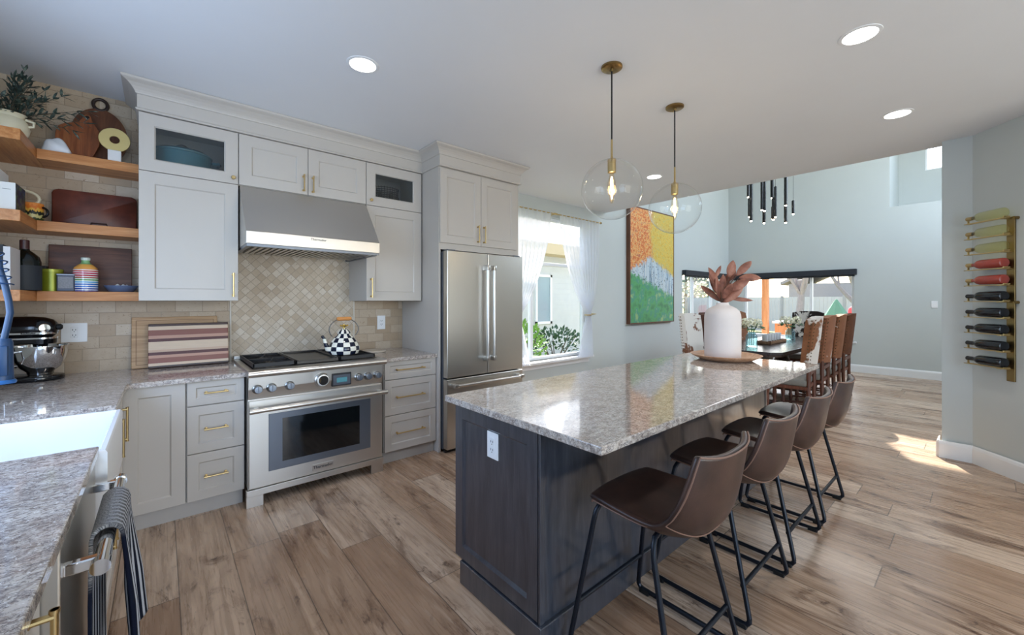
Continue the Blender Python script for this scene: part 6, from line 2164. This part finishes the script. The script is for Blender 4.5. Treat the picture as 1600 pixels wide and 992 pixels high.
bare_tree('bare tree with a forked pale trunk in the middle of the far window', (17.6, 4.35, -0.16), 6.5, 0.17, 3)
bare_tree('bare tree with spreading branches near the right edge of the far window', (20.8, 3.0, -0.16), 7.5, 0.2, 8)
bare_tree('bare tree standing beyond the left pane of the corner window', (20.0, 9.6, -0.16), 6.0, 0.15, 12)
bare_tree('bare tree crown seen in the high window above the far wall', (19.0, 0.6, -0.16), 11.0, 0.22, 21)

# ---- house beyond the garden
t = thing('garden_house', 'grey house beyond the garden seen in the right of the far window', 'house', (27, 6.0, -0.16))
obj('wall', MB().box(25.5, 30.0, 2.2, 6.9, -0.16, 2.3), plain('warm_grey_wall', (158, 152, 148), 0.8), t, False)
obj('roof', MB().prism([(1.9, 2.25), (4.5, 3.6), (7.2, 2.25), (7.2, 2.4), (4.5, 3.8), (1.9, 2.4)], 'x', 25.2, 30.3), M['roofing'], t, False)

# ---- covered deck: post, unseen sun-blocking roof, bench, umbrella, cushions
cedar = wood('orange_cedar', (172, 100, 58), (206, 134, 84), (226, 162, 112), 'z', 1, 0.6)
t = thing('deck_post', 'orange cedar deck post outside the corner window', 'post', (12.3, 3.86, -0.08))
obj('post', MB().box(12.23, 12.37, 3.79, 3.93, -0.08, 2.998, 0.006), cedar, t, False)
obj('base_trim', MB().box(12.20, 12.40, 3.76, 3.96, -0.08, 0.10, 0.006), cedar, t, False)
t = thing('sun_blocking_roof', 'white flat patio roof out of view, added to block sun on the far windows', 'patio roof', (11.7, 3.1, 3.0))  # unseen roof, sized to keep the sun off the low far windows
obj('roof_slab', MB().box(EX + 0.17, 13.0, 1.36, 4.95, 3.0, 3.14, 0.01), M['trim'], t, False)
obj('post', MB().box(12.23, 12.37, 1.43, 1.57, -0.08, 3.0, 0.006), cedar, t, False)
t = thing('deck_bench', 'orange cedar bench with a pale top by the deck post', 'bench', (12.7, 3.3, -0.08))
obj('seat_top', MB().box(12.45, 12.95, 2.55, 3.75, 0.80, 0.86, 0.006), M['trim'], t, False)
obj('front_panel', MB().box(12.50, 12.90, 2.60, 3.70, -0.08, 0.80, 0.006), cedar, t, False)
t = thing('patio_umbrella', 'folded green patio umbrella standing outside the far window', 'umbrella', (16.0, 3.05, -0.08))
obj('canopy', MB().lathe([(0.0, 1.46), (0.03, 1.44), (0.30, 0.98), (0.34, 0.86), (0.30, 0.86), (0.0, 1.36)], (16.0, 3.05, 0), 8), plain('sage_green_canvas', (108, 150, 118), 0.8), t, False)
obj('pole', MB().cyl((16.0, 3.05, -0.08), (16.0, 3.05, 1.40), 0.025), M['grey_panel'], t)
t = thing('patio_cushion', 'coral red outdoor cushion at the right edge of the far window', 'cushion', (14.2, 2.12, 0.80))
obj('pillow', MB().box(14.05, 14.35, 1.75, 2.45, 0.86, 1.26, 0.12, 4), plain('coral_red_fabric', (214, 84, 90), 0.8), t, True, 80)
t = thing('patio_sofa', 'grey patio sofa carrying the coral cushion outside the far window', 'sofa', (14.2, 2.2, -0.08))
obj('seat', MB().box(13.9, 14.6, 1.4, 3.0, 0.15, 0.86, 0.03, 3), plain('grey_outdoor_fabric', (150, 156, 166), 0.8), t, True, 60)
for lx, ly in ((13.98, 1.48), (14.52, 1.48), (13.98, 2.92), (14.52, 2.92)):
    obj('leg', MB().box(lx - 0.03, lx + 0.03, ly - 0.03, ly + 0.03, -0.08, 0.16), cedar, t, False)
